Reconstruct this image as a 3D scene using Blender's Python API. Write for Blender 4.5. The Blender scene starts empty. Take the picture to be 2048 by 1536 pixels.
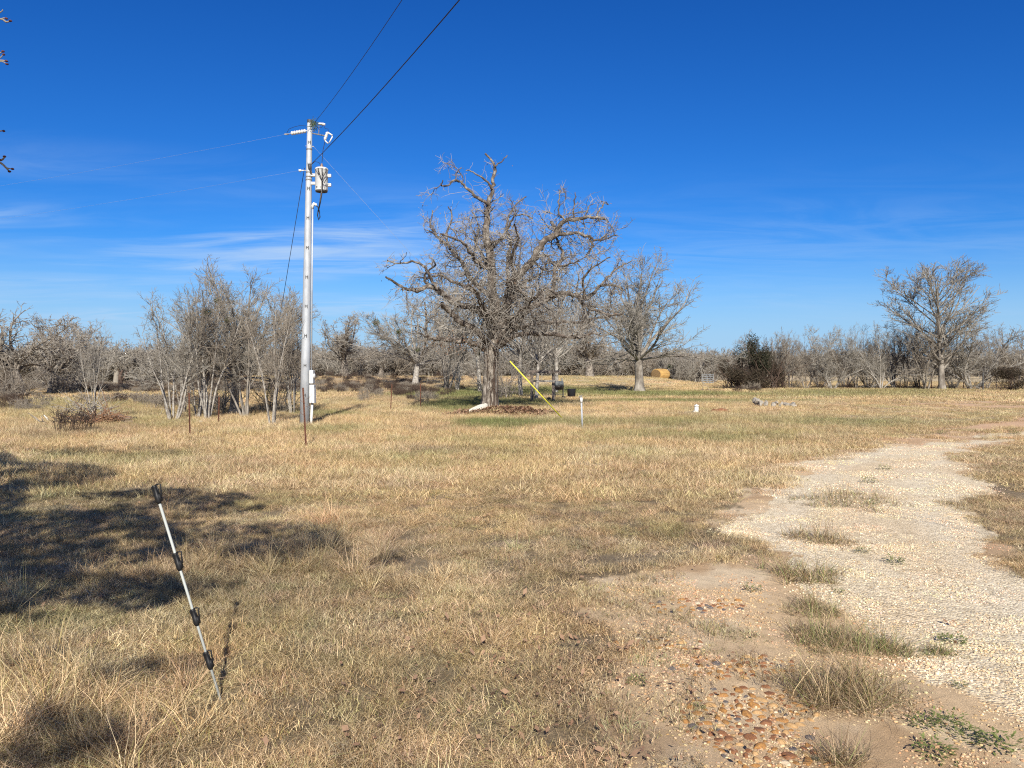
import bpy, math, random
import numpy as np
from mathutils import Vector, Matrix
PI = math.pi
F = 1537.0; CX = 1024.0; HY = 742.0; CH = 1.6      # photograph: focal length, centre column, horizon row, eye height
random.seed(7)
sc = bpy.context.scene
COL = sc.collection

# ------------------------------------------------------------------ camera
cam = bpy.data.cameras.new('camera'); camo = bpy.data.objects.new('camera', cam); COL.objects.link(camo)
camo.location = (0, 0, CH); camo.rotation_euler = (PI/2, 0, 0)
cam.sensor_width = 36; cam.lens = 36*F/2048; cam.shift_y = -26/2048; cam.clip_start = 0.05; cam.clip_end = 5000
sc.camera = camo
# ------------------------------------------------------------------ world and sun
SUN_EL, SUN_AZ = math.radians(34), math.radians(5)      # the sun stands behind the camera
world = bpy.data.worlds.new('World'); sc.world = world; world.use_nodes = True
wn = world.node_tree.nodes; wl = world.node_tree.links; wn.clear()
def N(nodes, t, **kw):
    n = nodes.new(t)
    for k, v in kw.items(): setattr(n, k, v)
    return n
sky = N(wn, 'ShaderNodeTexSky', sky_type='NISHITA', sun_disc=False)
sky.sun_elevation = SUN_EL; sky.sun_rotation = PI - SUN_AZ
sky.air_density = 1.0; sky.dust_density = 0.35; sky.ozone_density = 3.0; sky.altitude = 100
tc = N(wn, 'ShaderNodeTexCoord'); sep = N(wn, 'ShaderNodeSeparateXYZ'); wl.new(tc.outputs['Generated'], sep.inputs[0])
def wm(op, a, b=None, c=None, clamp=False):
    n = N(wn, 'ShaderNodeMath', operation=op, use_clamp=clamp)
    for i, v in enumerate((a, b, c)):
        if v is None: continue
        if isinstance(v, (int, float)): n.inputs[i].default_value = v
        else: wl.new(v, n.inputs[i])
    return n.outputs[0]
# the clear dry winter sky is deeper than the model's: contrast per channel, then pale haze low down
KS = 0.1211
sp_ = N(wn, 'ShaderNodeSeparateColor'); wl.new(sky.outputs[0], sp_.inputs[0]); cc_ = N(wn, 'ShaderNodeCombineColor')
for i, (g_, a_) in enumerate(((1.8, .323), (1.3, .598), (1.1, 1.02))):
    wl.new(wm('MULTIPLY', wm('POWER', wm('MULTIPLY', sp_.outputs[i], KS), g_), a_/KS), cc_.inputs[i])
hz = N(wn, 'ShaderNodeMapRange'); hz.interpolation_type = 'SMOOTHSTEP'; hz.inputs['From Min'].default_value = 0.17; hz.inputs['From Max'].default_value = -0.01; wl.new(sep.outputs[2], hz.inputs[0])
hs = N(wn, 'ShaderNodeMix', data_type='RGBA'); wl.new(hz.outputs[0], hs.inputs[0]); wl.new(cc_.outputs[0], hs.inputs[6]); hs.inputs[7].default_value = (.40/KS, .63/KS, .88/KS, 1)
zc = wm('ADD', wm('MAXIMUM', sep.outputs[2], 0.0), 0.06)
u = wm('DIVIDE', sep.outputs[0], zc); v = wm('DIVIDE', sep.outputs[1], zc)
cmb = N(wn, 'ShaderNodeCombineXYZ'); wl.new(wm('MULTIPLY', u, 0.42), cmb.inputs[0]); wl.new(wm('MULTIPLY', v, 1.0), cmb.inputs[1])
def wnoise(scale, detail, rough, dist, off):
    m = N(wn, 'ShaderNodeMapping'); m.inputs['Location'].default_value = off; m.inputs['Rotation'].default_value = (0, 0, 0.12)
    wl.new(cmb.outputs[0], m.inputs[0])
    n = N(wn, 'ShaderNodeTexNoise'); n.inputs['Scale'].default_value = scale; n.inputs['Detail'].default_value = detail
    n.inputs['Roughness'].default_value = rough; n.inputs['Distortion'].default_value = dist; wl.new(m.outputs[0], n.inputs['Vector'])
    return n.outputs[0]
def wramp(x, lo, hi):
    n = N(wn, 'ShaderNodeMapRange'); n.interpolation_type = 'SMOOTHSTEP'; n.inputs['From Min'].default_value = lo; n.inputs['From Max'].default_value = hi
    wl.new(x, n.inputs[0]); return n.outputs[0]
big = wramp(wnoise(0.50, 4, 0.5, 0.6, (3.1, 1.9, 0)), 0.36, 0.66)
fine = wramp(wnoise(2.2, 7, 0.6, 1.2, (1.0, 5.0, 0)), 0.30, 0.75)
# cirrus lies mostly in the west (x < 0) low in the sky, a few threads in the east
west = wramp(wm('MULTIPLY', sep.outputs[0], -1.0), -0.15, 0.35)
low = wm('MULTIPLY', wramp(sep.outputs[2], 0.03, 0.08), wm('SUBTRACT', 1.0, wramp(sep.outputs[2], 0.14, 0.27)))
cl = wm('MULTIPLY', wm('MULTIPLY', big, fine), low)
cl = wm('MULTIPLY', cl, wm('ADD', wm('MULTIPLY', west, 0.85), 0.18), clamp=True)
mixc = N(wn, 'ShaderNodeMix', data_type='RGBA'); wl.new(cl, mixc.inputs[0]); wl.new(hs.outputs[2], mixc.inputs[6]); mixc.inputs[7].default_value = (4.3, 5.7, 7.6, 1)
fill_veil = wm('MULTIPLY', wramp(wm('ADD', wm('MULTIPLY', sep.outputs[1], -1.0), wm('MULTIPLY', sep.outputs[2], 0.55)), 0.25, 1.1), 0.5)
mixv_ = N(wn, 'ShaderNodeMix', data_type='RGBA'); wl.new(fill_veil, mixv_.inputs[0]); wl.new(mixc.outputs[2], mixv_.inputs[6]); mixv_.inputs[7].default_value = (3.0, 2.9, 2.75, 1)  # whitish veil out of view, added to the sky to make blue shadows neutral
bg = N(wn, 'ShaderNodeBackground'); bg.inputs[1].default_value = 0.089; wl.new(mixv_.outputs[2], bg.inputs[0])
wo = N(wn, 'ShaderNodeOutputWorld'); wl.new(bg.outputs[0], wo.inputs[0])
sun = bpy.data.lights.new('sun', 'SUN'); sun.energy = 5.0; sun.angle = math.radians(0.53); sun.color = (1.0, 0.94, 0.85)
suno = bpy.data.objects.new('sun', sun); COL.objects.link(suno)
TOSUN = Vector((math.sin(SUN_AZ)*math.cos(SUN_EL), -math.cos(SUN_AZ)*math.cos(SUN_EL), math.sin(SUN_EL)))
suno.rotation_euler = (-TOSUN).to_track_quat('-Z', 'Y').to_euler(); suno.location = (0, -20, 30)
sc.view_settings.view_transform = 'Standard'; sc.view_settings.look = 'None'; sc.view_settings.exposure = 0.45; sc.view_settings.gamma = 1
sc.cycles.use_denoising = False; sc.cycles.filter_width = 1.15; sc.cycles.max_bounces = 6; sc.cycles.transparent_max_bounces = 8

# ------------------------------------------------------------------ noise and terrain
def hsh(ix, iy, s):
    n = (ix.astype(np.int64)*374761393 + iy.astype(np.int64)*668265263 + s*1442695041) & 0xffffffff
    n = ((n ^ (n >> 13))*1274126177) & 0xffffffff
    n = (n ^ (n >> 16)) & 0xffffffff
    return n/4294967295.0
def vnoise(x, y, s=0):
    ix = np.floor(x); iy = np.floor(y); fx = x-ix; fy = y-iy; fx = fx*fx*(3-2*fx); fy = fy*fy*(3-2*fy)
    a = hsh(ix, iy, s); b = hsh(ix+1, iy, s); c = hsh(ix, iy+1, s); d = hsh(ix+1, iy+1, s)
    return (a*(1-fx)+b*fx)*(1-fy)+(c*(1-fx)+d*fx)*fy
def fbm(x, y, s=0, o=4):
    r = 0; a = 0.5; t = 0
    for i in range(o):
        r = r + a*vnoise(x*2**i+i*17.3, y*2**i-i*9.7, s+i); t += a; a *= 0.5
    return r/t
def W2(px, py):
    d = CH*F/(py-HY); return np.array([(px-CX)/F*d, d])
def sstep(a, b, x):
    t = np.clip((x-a)/(b-a), 0, 1); return t*t*(3-2*t)
def pip(poly, x, y):
    inside = np.zeros(x.shape, bool); n = len(poly)
    for i in range(n):
        x0, y0 = poly[i]; x1, y1 = poly[(i+1) % n]
        if y0 == y1: continue
        c = ((y0 > y) != (y1 > y)) & (x < (x1-x0)*(y-y0)/(y1-y0)+x0)
        inside ^= c
    return inside
RIGHT = [(2700, 866), (2300, 870), (2048, 878), (2000, 886), (1965, 896), (1940, 906), (1880, 917), (1925, 928), (1985, 958), (1975, 990), (1945, 1040), (2000, 1085), (2048, 1140), (2300, 1200), (2900, 1300), (3600, 1800)]
LEFTB = [(1120, 2100), (1190, 1560), (1155, 1450), (1172, 1400), (1195, 1330), (1188, 1260), (1215, 1200), (1245, 1160), (1330, 1120), (1400, 1103), (1462, 1088), (1440, 1062), (1400, 1042), (1470, 1025), (1490, 1000), (1500, 975), (1545, 955), (1570, 930), (1640, 912), (1730, 893), (1790, 876), (1860, 862), (1930, 850), (2048, 834), (2300, 828), (2700, 824)]
BARE = [tuple(W2(*p)) for p in RIGHT+LEFTB]
LEFTG = [(2900, 2100), (2048, 1560), (1960, 1475), (1890, 1400), (1840, 1310), (1740, 1255), (1690, 1195), (1610, 1150), (1560, 1112), (1490, 1085), (1440, 1048), (1485, 1020), (1510, 985), (1570, 940), (1650, 915), (1750, 897), (1840, 887), (1950, 880), (2048, 862), (2300, 853), (2700, 848)]
GRAV = [tuple(W2(*p)) for p in [(2700, 864), (2300, 868), (2048, 876), (2000, 884), (1965, 894), (1945, 904), (1890, 917), (1930, 928), (1990, 958), (1985, 990), (1965, 1040), (2020, 1085), (2070, 1140)]+RIGHT[13:]+LEFTG]
def warp(x, y, s, amp):
    return x+(fbm(x*1.3, y*0.9, s)-0.5)*amp*1.6, y+(fbm(x*1.3, y*0.9, s+50)-0.5)*amp*2.2
# ellipses on the ground given through the photograph: centre, half sizes
def ell(x, y, px, py, rx, ry, soft=0.5):
    c = W2(px, py); a = max(rx/F*c[1], 0.02); ya = W2(px, py-ry)[1]; yb = W2(px, py+ry)[1]; b = (ya-yb)/2; cy = (ya+yb)/2
    # axis leans along the line of sight
    k = c[0]/c[1]
    dx = (x-c[0]-(y-cy)*k)/a; dy = (y-cy)/b
    r = np.sqrt(dx*dx+dy*dy)
    return 1-sstep(1-soft, 1+soft, r)
def barem(x, y):
    xw, yw = warp(x, y, 3, 0.75)
    m = pip(BARE, xw, yw)
    # red dirt scrape farther back
    m = m | ((ell(xw, yw, 2030, 811, 230, 8, 0.2)+0.5*fbm(x*1.5, y*1.5, 8)) > 0.95)
    return m.astype(float)
def gravm(x, y):
    xw, yw = warp(x, y, 5, 0.9); return pip(GRAV, xw, yw).astype(float)
def gz(x, y):
    x = np.asarray(x, float); y = np.asarray(y, float)
    r = np.sqrt(x*x+y*y)
    b = barem(x, y) if x.size > 1 else 0.0
    z = 0.05*(fbm(x*0.9, y*0.9, 11)-0.5)*(1-0.6*b)+0.12*(fbm(x*0.13, y*0.13, 12)-0.5)*sstep(6, 30, r)
    z = z+0.95*np.exp(-((y-92)/13)**2)*sstep(-42, -30, x)*(1-sstep(14, 24, x))
    z = z+0.17*np.exp(-(((x+0.35)/1.25)**2+((y-28.6)/1.4)**2)**1.5)          # leaf mound at the foot of the oak
    return z
def gz1(x, y): return float(gz(np.array([x, x]), np.array([y, y]))[0])
STRAW = np.array([0.71, 0.545, 0.325]); GOLD = np.array([0.68, 0.515, 0.295]); BROWN = np.array([0.42, 0.32, 0.215]); GREEN = np.array([0.22, 0.25, 0.095]); OLIVE = np.array([0.47, 0.41, 0.23]); PALE = np.array([0.76, 0.64, 0.43])
def mixv(a, b, t): return a*(1-t[:, None])+b*t[:, None]
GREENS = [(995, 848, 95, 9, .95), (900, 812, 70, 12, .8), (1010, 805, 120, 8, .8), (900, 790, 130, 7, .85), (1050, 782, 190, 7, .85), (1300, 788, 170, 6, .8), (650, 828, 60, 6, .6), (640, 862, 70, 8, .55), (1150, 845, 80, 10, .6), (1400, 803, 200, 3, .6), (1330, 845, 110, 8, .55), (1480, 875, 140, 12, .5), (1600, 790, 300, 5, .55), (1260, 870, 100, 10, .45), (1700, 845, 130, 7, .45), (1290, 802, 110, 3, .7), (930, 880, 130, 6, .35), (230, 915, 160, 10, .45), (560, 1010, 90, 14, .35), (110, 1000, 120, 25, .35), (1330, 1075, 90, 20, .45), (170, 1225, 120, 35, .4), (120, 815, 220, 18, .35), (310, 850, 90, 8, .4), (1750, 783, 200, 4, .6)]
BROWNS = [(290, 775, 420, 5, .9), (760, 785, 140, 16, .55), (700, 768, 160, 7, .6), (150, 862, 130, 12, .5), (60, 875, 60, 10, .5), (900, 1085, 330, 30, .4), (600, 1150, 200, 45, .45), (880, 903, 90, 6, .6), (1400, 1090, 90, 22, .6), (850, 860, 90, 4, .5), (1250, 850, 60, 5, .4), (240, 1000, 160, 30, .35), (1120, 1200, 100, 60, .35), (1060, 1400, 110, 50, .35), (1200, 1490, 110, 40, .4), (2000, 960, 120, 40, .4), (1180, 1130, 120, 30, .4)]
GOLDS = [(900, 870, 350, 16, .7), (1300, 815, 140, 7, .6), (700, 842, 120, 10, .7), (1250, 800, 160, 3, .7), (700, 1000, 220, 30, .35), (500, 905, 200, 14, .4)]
def tint(x, y):
    x = np.asarray(x, float); y = np.asarray(y, float)
    n1 = fbm(x*0.35, y*0.30, 21); n2 = fbm(x*1.1, y*0.8, 22); n3 = fbm(x*0.12, y*0.09, 23)
    c = np.repeat(STRAW[None], len(x), 0)
    c = mixv(c, GOLD, sstep(.45, .62, n1)*0.7)
    c = mixv(c, PALE, sstep(.52, .7, fbm(x*0.7, y*0.6, 29))*0.5)
    c = mixv(c, BROWN, sstep(.50, .68, n2)*0.35)
    c = mixv(c, OLIVE, sstep(.47, .62, n3)*0.38*sstep(12, 25, y))
    c = mixv(c, GREEN*1.3, sstep(.60, .76, fbm(x*0.5+40, y*0.35, 25))*0.28)
    xw, yw = warp(x, y, 30, 0.8)
    sx = (fbm(x*1.5, y*0.9, 31)-0.5)*0.8
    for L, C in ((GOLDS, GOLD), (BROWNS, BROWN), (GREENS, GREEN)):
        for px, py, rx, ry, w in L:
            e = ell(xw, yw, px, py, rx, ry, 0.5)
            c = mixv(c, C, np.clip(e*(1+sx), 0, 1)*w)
    return c
def patchdens(x, y):
    """how much grass stands on the bare ground, 0..1"""
    b = barem(x, y); g = gravm(x, y)
    spars = np.where(g > 0.5, 0.0, sstep(.57, .68, fbm(x*1.6, y*1.3, 41))*0.40)
    far = sstep(12, 18, y)*sstep(.56, .66, fbm(x*0.8, y*0.35, 43))*0.8
    return np.where(b > 0.5, np.maximum(np.maximum(spars, .22*(1-np.minimum(barem(x+.22, y), barem(x-.25, y+.15)))), far*np.where(g > .5, .35, 1)), 1.0)

# ------------------------------------------------------------------ mesh helpers
def mesh_np(name, V, Q, mat=None, col=None, smooth=False, midx=None):
    me = bpy.data.meshes.new(name)
    V = np.asarray(V, np.float32); Q = np.asarray(Q, np.int32); k = Q.shape[1]
    me.vertices.add(len(V)); me.vertices.foreach_set('co', V.ravel())
    me.loops.add(Q.size); me.loops.foreach_set('vertex_index', Q.ravel())
    me.polygons.add(len(Q)); me.polygons.foreach_set('loop_start', np.arange(0, Q.size, k, dtype=np.int32))
    try: me.polygons.foreach_set('loop_total', np.full(len(Q), k, np.int32))
    except Exception: pass
    if smooth: me.polygons.foreach_set('use_smooth', np.ones(len(Q), bool))
    if col is not None:
        a = me.attributes.new('col', 'FLOAT_COLOR', 'POINT')
        c = np.ones((len(V), 4), np.float32); c[:, :3] = col; a.data.foreach_set('color', c.ravel())
    if mat is not None:
        for m in (mat if isinstance(mat, (list, tuple)) else [mat]): me.materials.append(m)
    if midx is not None: me.polygons.foreach_set('material_index', np.asarray(midx, np.int32))
    me.update(calc_edges=True); me.validate()
    return me
def link(name, me, parent=None, loc=None):
    o = bpy.data.objects.new(name, me); COL.objects.link(o)
    if parent is not None: o.parent = parent
    if loc is not None: o.location = loc
    return o
def tag(o, label=None, cat=None, group=None, kind=None):
    if label: o['label'] = label
    if cat: o['category'] = cat
    if group: o['group'] = group
    if kind: o['kind'] = kind
    return o
def thing(name, label, cat, loc=(0, 0, 0), rz=0, group=None, s=1.0):
    o = bpy.data.objects.new(name, None); COL.objects.link(o); o.location = loc; o.rotation_euler = (0, 0, rz)
    o.scale = s if hasattr(s, '__len__') else (s, s, s); o.empty_display_size = 0.2
    return tag(o, label, cat, group)
def tubes(P, R, sides):
    """P (N,n,3) polylines, R (N,n) radii -> verts, quads"""
    Nn, n, _ = P.shape
    T = np.zeros_like(P); T[:, 1:-1] = P[:, 2:]-P[:, :-2]; T[:, 0] = P[:, 1]-P[:, 0]; T[:, -1] = P[:, -1]-P[:, -2]
    T /= np.linalg.norm(T, axis=2, keepdims=True)+1e-9
    m = T.mean(1); ref = np.where((np.abs(m[:, 2]) > 0.75)[:, None], np.array([1., 0.13, 0]), np.array([0, 0.1, 1.]))
    U = np.cross(T, ref[:, None, :]); U /= np.linalg.norm(U, axis=2, keepdims=True)+1e-9
    Wv = np.cross(T, U)
    a = np.arange(sides)*2*PI/sides
    V = P[:, :, None, :]+R[:, :, None, None]*(np.cos(a)[None, None, :, None]*U[:, :, None, :]+np.sin(a)[None, None, :, None]*Wv[:, :, None, :])
    V = V.reshape(-1, 3)
    b = (np.arange(Nn)*n*sides)[:, None, None]; i = (np.arange(n-1)*sides)[None, :, None]; j = np.arange(sides)[None, None, :]; j2 = (j+1) % sides
    Q = np.stack([b+i+j, b+i+j2, b+i+sides+j2, b+i+sides+j], -1).reshape(-1, 4)
    return V, Q
def join(parts):
    Vs, Qs = [], []; o = 0
    for V, Q in parts:
        Vs.append(V); Qs.append(Q+o); o += len(V)
    return np.concatenate(Vs), np.concatenate(Qs)
class MB:
    def __init__(s): s.v = []; s.f = []
    def add(s, V, Fc):
        b = len(s.v); s.v += [tuple(map(float, p)) for p in V]; s.f += [tuple(int(i)+b for i in q) for q in Fc]; return s
    def box(s, c, d, rot=None, bev=0.0):
        x, y, z = d[0]/2, d[1]/2, d[2]/2; b = min(bev, x*.9, y*.9, z*.9)
        if b <= 0:
            V = [Vector((i*x, j*y, k*z)) for i in (-1, 1) for j in (-1, 1) for k in (-1, 1)]
            Fc = [(0, 1, 3, 2), (4, 6, 7, 5), (0, 4, 5, 1), (2, 3, 7, 6), (0, 2, 6, 4), (1, 5, 7, 3)]
        else:
            V = []; Fc = []
            ring = [(-x, -y+b), (-x+b, -y), (x-b, -y), (x, -y+b), (x, y-b), (x-b, y), (-x+b, y), (-x, y-b)]
            inr = [(sgn(px)*(abs(px)-b*.6), sgn(py)*(abs(py)-b*.6)) for px, py in ring]
            for zz, rr in ((-z, inr), (-z+b, ring), (z-b, ring), (z, inr)): V += [Vector((p[0], p[1], zz)) for p in rr]
            for k in range(3):
                for i in range(8): Fc.append((k*8+i, k*8+(i+1) % 8, k*8+8+(i+1) % 8, k*8+8+i))
            Fc.append(tuple(range(7, -1, -1))); Fc.append(tuple(range(24, 32)))
        M = rot or Matrix.Identity(3); c = Vector(c)
        return s.add([M @ p+c for p in V], Fc)
    def tube(s, pts, r, sides=8, cap=True):
        pts = [Vector(p) for p in pts]; n = len(pts); rs = r if hasattr(r, '__len__') else [r]*n
        V, Q = tubes(np.array([pts], float), np.array([rs], float), sides)
        Q = [tuple(q) for q in Q]
        if cap: Q += [tuple(range(sides-1, -1, -1)), tuple(range((n-1)*sides, n*sides))]
        return s.add(V, Q)
    def lathe(s, base, axis, prof, sides=20):
        axis = Vector(axis).normalized(); u = axis.orthogonal().normalized(); w = axis.cross(u); base = Vector(base); V = []; Fc = []
        for h, r in prof: V += [base+axis*h+(u*math.cos(2*PI*i/sides)+w*math.sin(2*PI*i/sides))*r for i in range(sides)]
        for k in range(len(prof)-1):
            for i in range(sides): Fc.append((k*sides+i, k*sides+(i+1) % sides, (k+1)*sides+(i+1) % sides, (k+1)*sides+i))
        Fc.append(tuple(range(sides-1, -1, -1))); Fc.append(tuple(range((len(prof)-1)*sides, len(prof)*sides)))
        return s.add(V, Fc)
    def rock(s, c, d, seed, rough=0.25, rz=0.0, sub=2):
        V, Fc = ICO[sub]; rng = np.random.default_rng(seed); P = V.copy()
        for _ in range(7):
            nrm = rng.normal(size=3); nrm /= np.linalg.norm(nrm); k = rng.uniform(1-rough*1.6, 1.0)
            h = P@nrm; P -= np.outer(np.maximum(h-k, 0), nrm)
        P *= 1+rough*0.25*(rng.random(len(P))-0.5)[:, None]
        P = P*np.array(d)/2; cr, sr = math.cos(rz), math.sin(rz)
        P = np.stack([P[:, 0]*cr-P[:, 1]*sr, P[:, 0]*sr+P[:, 1]*cr, P[:, 2]], 1)+np.array(c)
        return s.add(P, Fc)
    def build(s, name, mat, parent=None, smooth=False, loc=None):
        me = bpy.data.meshes.new(name); me.from_pydata(s.v, [], s.f); me.materials.append(mat)
        if smooth:
            for p in me.polygons: p.use_smooth = len(p.vertices) <= 4
        me.update(); return link(name, me, parent, loc)
def sgn(v): return 1 if v >= 0 else -1
def ico(n):
    t = (1+5**.5)/2
    V = [(-1, t, 0), (1, t, 0), (-1, -t, 0), (1, -t, 0), (0, -1, t), (0, 1, t), (0, -1, -t), (0, 1, -t), (t, 0, -1), (t, 0, 1), (-t, 0, -1), (-t, 0, 1)]
    V = [np.array(v)/np.linalg.norm(v) for v in V]
    Fc = [(0, 11, 5), (0, 5, 1), (0, 1, 7), (0, 7, 10), (0, 10, 11), (1, 5, 9), (5, 11, 4), (11, 10, 2), (10, 7, 6), (7, 1, 8), (3, 9, 4), (3, 4, 2), (3, 2, 6), (3, 6, 8), (3, 8, 9), (4, 9, 5), (2, 4, 11), (6, 2, 10), (8, 6, 7), (9, 8, 1)]
    for _ in range(n):
        mid = {}; F2 = []
        def m(a, b):
            k = (min(a, b), max(a, b))
            if k not in mid: p = V[a]+V[b]; V.append(p/np.linalg.norm(p)); mid[k] = len(V)-1
            return mid[k]
        for a, b, c in Fc: x, y, z = m(a, b), m(b, c), m(c, a); F2 += [(a, x, z), (b, y, x), (c, z, y), (x, y, z)]
        Fc = F2
    return np.array(V), Fc
ICO = {i: ico(i) for i in (1, 2, 3)}
def V3(px, py, d): return Vector(((px-CX)/F*d, d, CH-(py-HY)/F*d))
def G3(px, py):
    p = W2(px, py); return Vector((p[0], p[1], gz1(p[0], p[1])))

# ------------------------------------------------------------------ materials
def mat(name, base, rough=0.8, metal=0.0, var=None, scale=8.0, bump=0.0, bscale=40.0, spec=0.3, stretch=(1, 1, 1), second=None, detail=5):
    m = bpy.data.materials.new(name); m.use_nodes = True; nt = m.node_tree; n = nt.nodes; l = nt.links; p = n['Principled BSDF']
    p.inputs['Roughness'].default_value = rough; p.inputs['Metallic'].default_value = metal; p.inputs['Specular IOR Level'].default_value = spec
    p.inputs['Base Color'].default_value = (*base, 1)
    tcn = n.new('ShaderNodeTexCoord'); mp = n.new('ShaderNodeMapping'); mp.inputs['Scale'].default_value = stretch; l.new(tcn.outputs['Object'], mp.inputs[0])
    if var is not None:
        t = n.new('ShaderNodeTexNoise'); t.inputs['Scale'].default_value = scale; t.inputs['Detail'].default_value = detail; t.inputs['Roughness'].default_value = 0.65; l.new(mp.outputs[0], t.inputs[0])
        r = n.new('ShaderNodeValToRGB'); r.color_ramp.elements[0].position = 0.36; r.color_ramp.elements[1].position = 0.64
        r.color_ramp.elements[0].color = (*var, 1); r.color_ramp.elements[1].color = (*base, 1)
        if second is not None:
            e = r.color_ramp.elements.new(0.5); e.color = (*second, 1)
        l.new(t.outputs[0], r.inputs[0]); l.new(r.outputs[0], p.inputs['Base Color'])
    if bump > 0:
        t2 = n.new('ShaderNodeTexNoise'); t2.inputs['Scale'].default_value = bscale; t2.inputs['Detail'].default_value = 6; l.new(mp.outputs[0], t2.inputs[0])
        b = n.new('ShaderNodeBump'); b.inputs['Strength'].default_value = bump; b.inputs['Distance'].default_value = 0.02; l.new(t2.outputs[0], b.inputs['Height']); l.new(b.outputs[0], p.inputs['Normal'])
    return m
M = {}
M['oak'] = mat('oak_bark', (0.37, 0.33, 0.28), 0.95, var=(0.075, 0.06, 0.048), scale=9, bump=1.0, bscale=26, stretch=(1, 1, 0.45), second=(0.215, 0.185, 0.15))
M['bough'] = mat('oak_bough', (0.31, 0.28, 0.24), 0.95, var=(0.065, 0.052, 0.042), scale=4.5, bump=1.0, bscale=30, second=(0.125, 0.10, 0.08))
M['lichen'] = mat('lichen_twig', (0.42, 0.39, 0.335), 0.95, var=(0.20, 0.165, 0.13), scale=1.7)
M['graybark'] = mat('grey_bark', (0.36, 0.325, 0.275), 0.95, var=(0.12, 0.10, 0.08), scale=3, bump=.5, stretch=(1, 1, .4))
M['paletwig'] = mat('pale_twig', (0.39, 0.365, 0.315), 0.95, var=(0.21, 0.185, 0.15), scale=0.8)
M['whitebark'] = mat('white_bark', (0.46, 0.43, 0.375), 0.9, var=(0.19, 0.165, 0.14), scale=5, bump=.3)
M['browntwig'] = mat('brown_twig', (0.31, 0.27, 0.215), 0.95, var=(0.22, 0.185, 0.145), scale=0.9)
M['darktwig'] = mat('dark_twig', (0.125, 0.085, 0.062), 0.95, var=(0.05, 0.036, 0.028), scale=2)
M['redtip'] = mat('reddish_bud', (0.10, 0.035, 0.03), 0.8)
M['galv'] = mat('galvanised_steel', (0.50, 0.525, 0.545), 0.62, 0.2, var=(0.38, 0.40, 0.42), scale=7, bump=.06, stretch=(1, 1, .35), spec=.4)
M['steel'] = mat('dark_steel', (0.09, 0.09, 0.09), .6, .4)
M['bracket'] = mat('weathered_steel', (0.30, 0.30, 0.29), .6, .4, var=(.16, .13, .10), scale=20)
M['tank'] = mat('light_grey_paint', (0.66, 0.67, 0.66), 0.45, var=(0.60, 0.60, 0.58), scale=6)
M['under'] = mat('dark_paint', (0.06, 0.055, 0.05), 0.8)
M['porc'] = mat('porcelain_glaze', (0.62, 0.61, 0.58), .3, spec=.5)
M['brownporc'] = mat('brown_polymer', (0.22, 0.15, 0.12), .4)
M['wire'] = mat('black_wire', (0.025, 0.026, 0.03), .6)
M['thinwire'] = mat('aluminium_wire', (0.28, 0.31, 0.36), .6, .2)
M['pvc'] = mat('white_pvc', (0.80, 0.80, 0.77), .5, var=(.70, .69, .64), scale=12)
M['rust'] = mat('rusted_steel', (0.20, 0.085, 0.05), .9, var=(0.09, 0.045, 0.03), scale=30, bump=.3)
M['fiber'] = mat('grey_fibreglass', (0.40, 0.42, 0.39), .5, var=(.42, .44, .41), scale=10)
M['black'] = mat('black_plastic', (0.014, 0.014, 0.015), .5)
M['yellow'] = mat('yellow_plastic', (0.80, 0.74, 0.05), .5, var=(.58, .52, .06), scale=1.3)
M['wood'] = mat('weathered_timber', (0.27, 0.22, 0.18), .9, var=(.15, .12, .095), scale=6, bump=.5, stretch=(1, 1, .2))
M['palewood'] = mat('pale_grey_board', (0.42, 0.39, 0.34), .9, var=(.28, .25, .21), scale=6)
M['grill'] = mat('black_enamel', (0.018, 0.018, 0.02), .45, var=(.05, .04, .035), scale=9)
M['cover'] = mat('grey_lid', (0.20, 0.22, 0.22), .8, var=(.11, .12, .12), scale=9, bump=.4, bscale=20)
M['tub'] = mat('dark_tub_plastic', (0.022, 0.024, 0.032), .55)
M['reddirt'] = mat('red_earth', (0.30, 0.14, 0.075), 1, var=(.19, .07, .035), scale=14, bump=1.0, bscale=35)
M['rock'] = mat('limestone', (0.40, 0.365, 0.31), .95, var=(.23, .205, .17), scale=7, bump=.6, bscale=25)
M['slab'] = mat('pale_limestone', (0.72, 0.69, 0.58), .9, var=(.58, .55, .45), scale=8, bump=.3)
M['hay'] = mat('hay', (0.52, 0.33, 0.11), 1, var=(.34, .20, .07), scale=5, bump=1.0, bscale=50, stretch=(.3, 1, 1))
M['hayend'] = mat('hay_end', (0.30, 0.20, 0.09), 1, var=(.14, .09, .045), scale=9, bump=1.0, bscale=30)
M['gate'] = mat('grey_gate_boards', (0.21, 0.225, 0.235), .8, var=(.13, .14, .15), scale=5)
M['log'] = mat('dead_log', (0.27, 0.20, 0.145), .95, var=(.09, .065, .05), scale=5, bump=.8, stretch=(.3, 1, 1))
M['stick'] = mat('bleached_stick', (0.66, 0.62, 0.55), .9)
M['bud'] = M['redtip']
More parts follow.
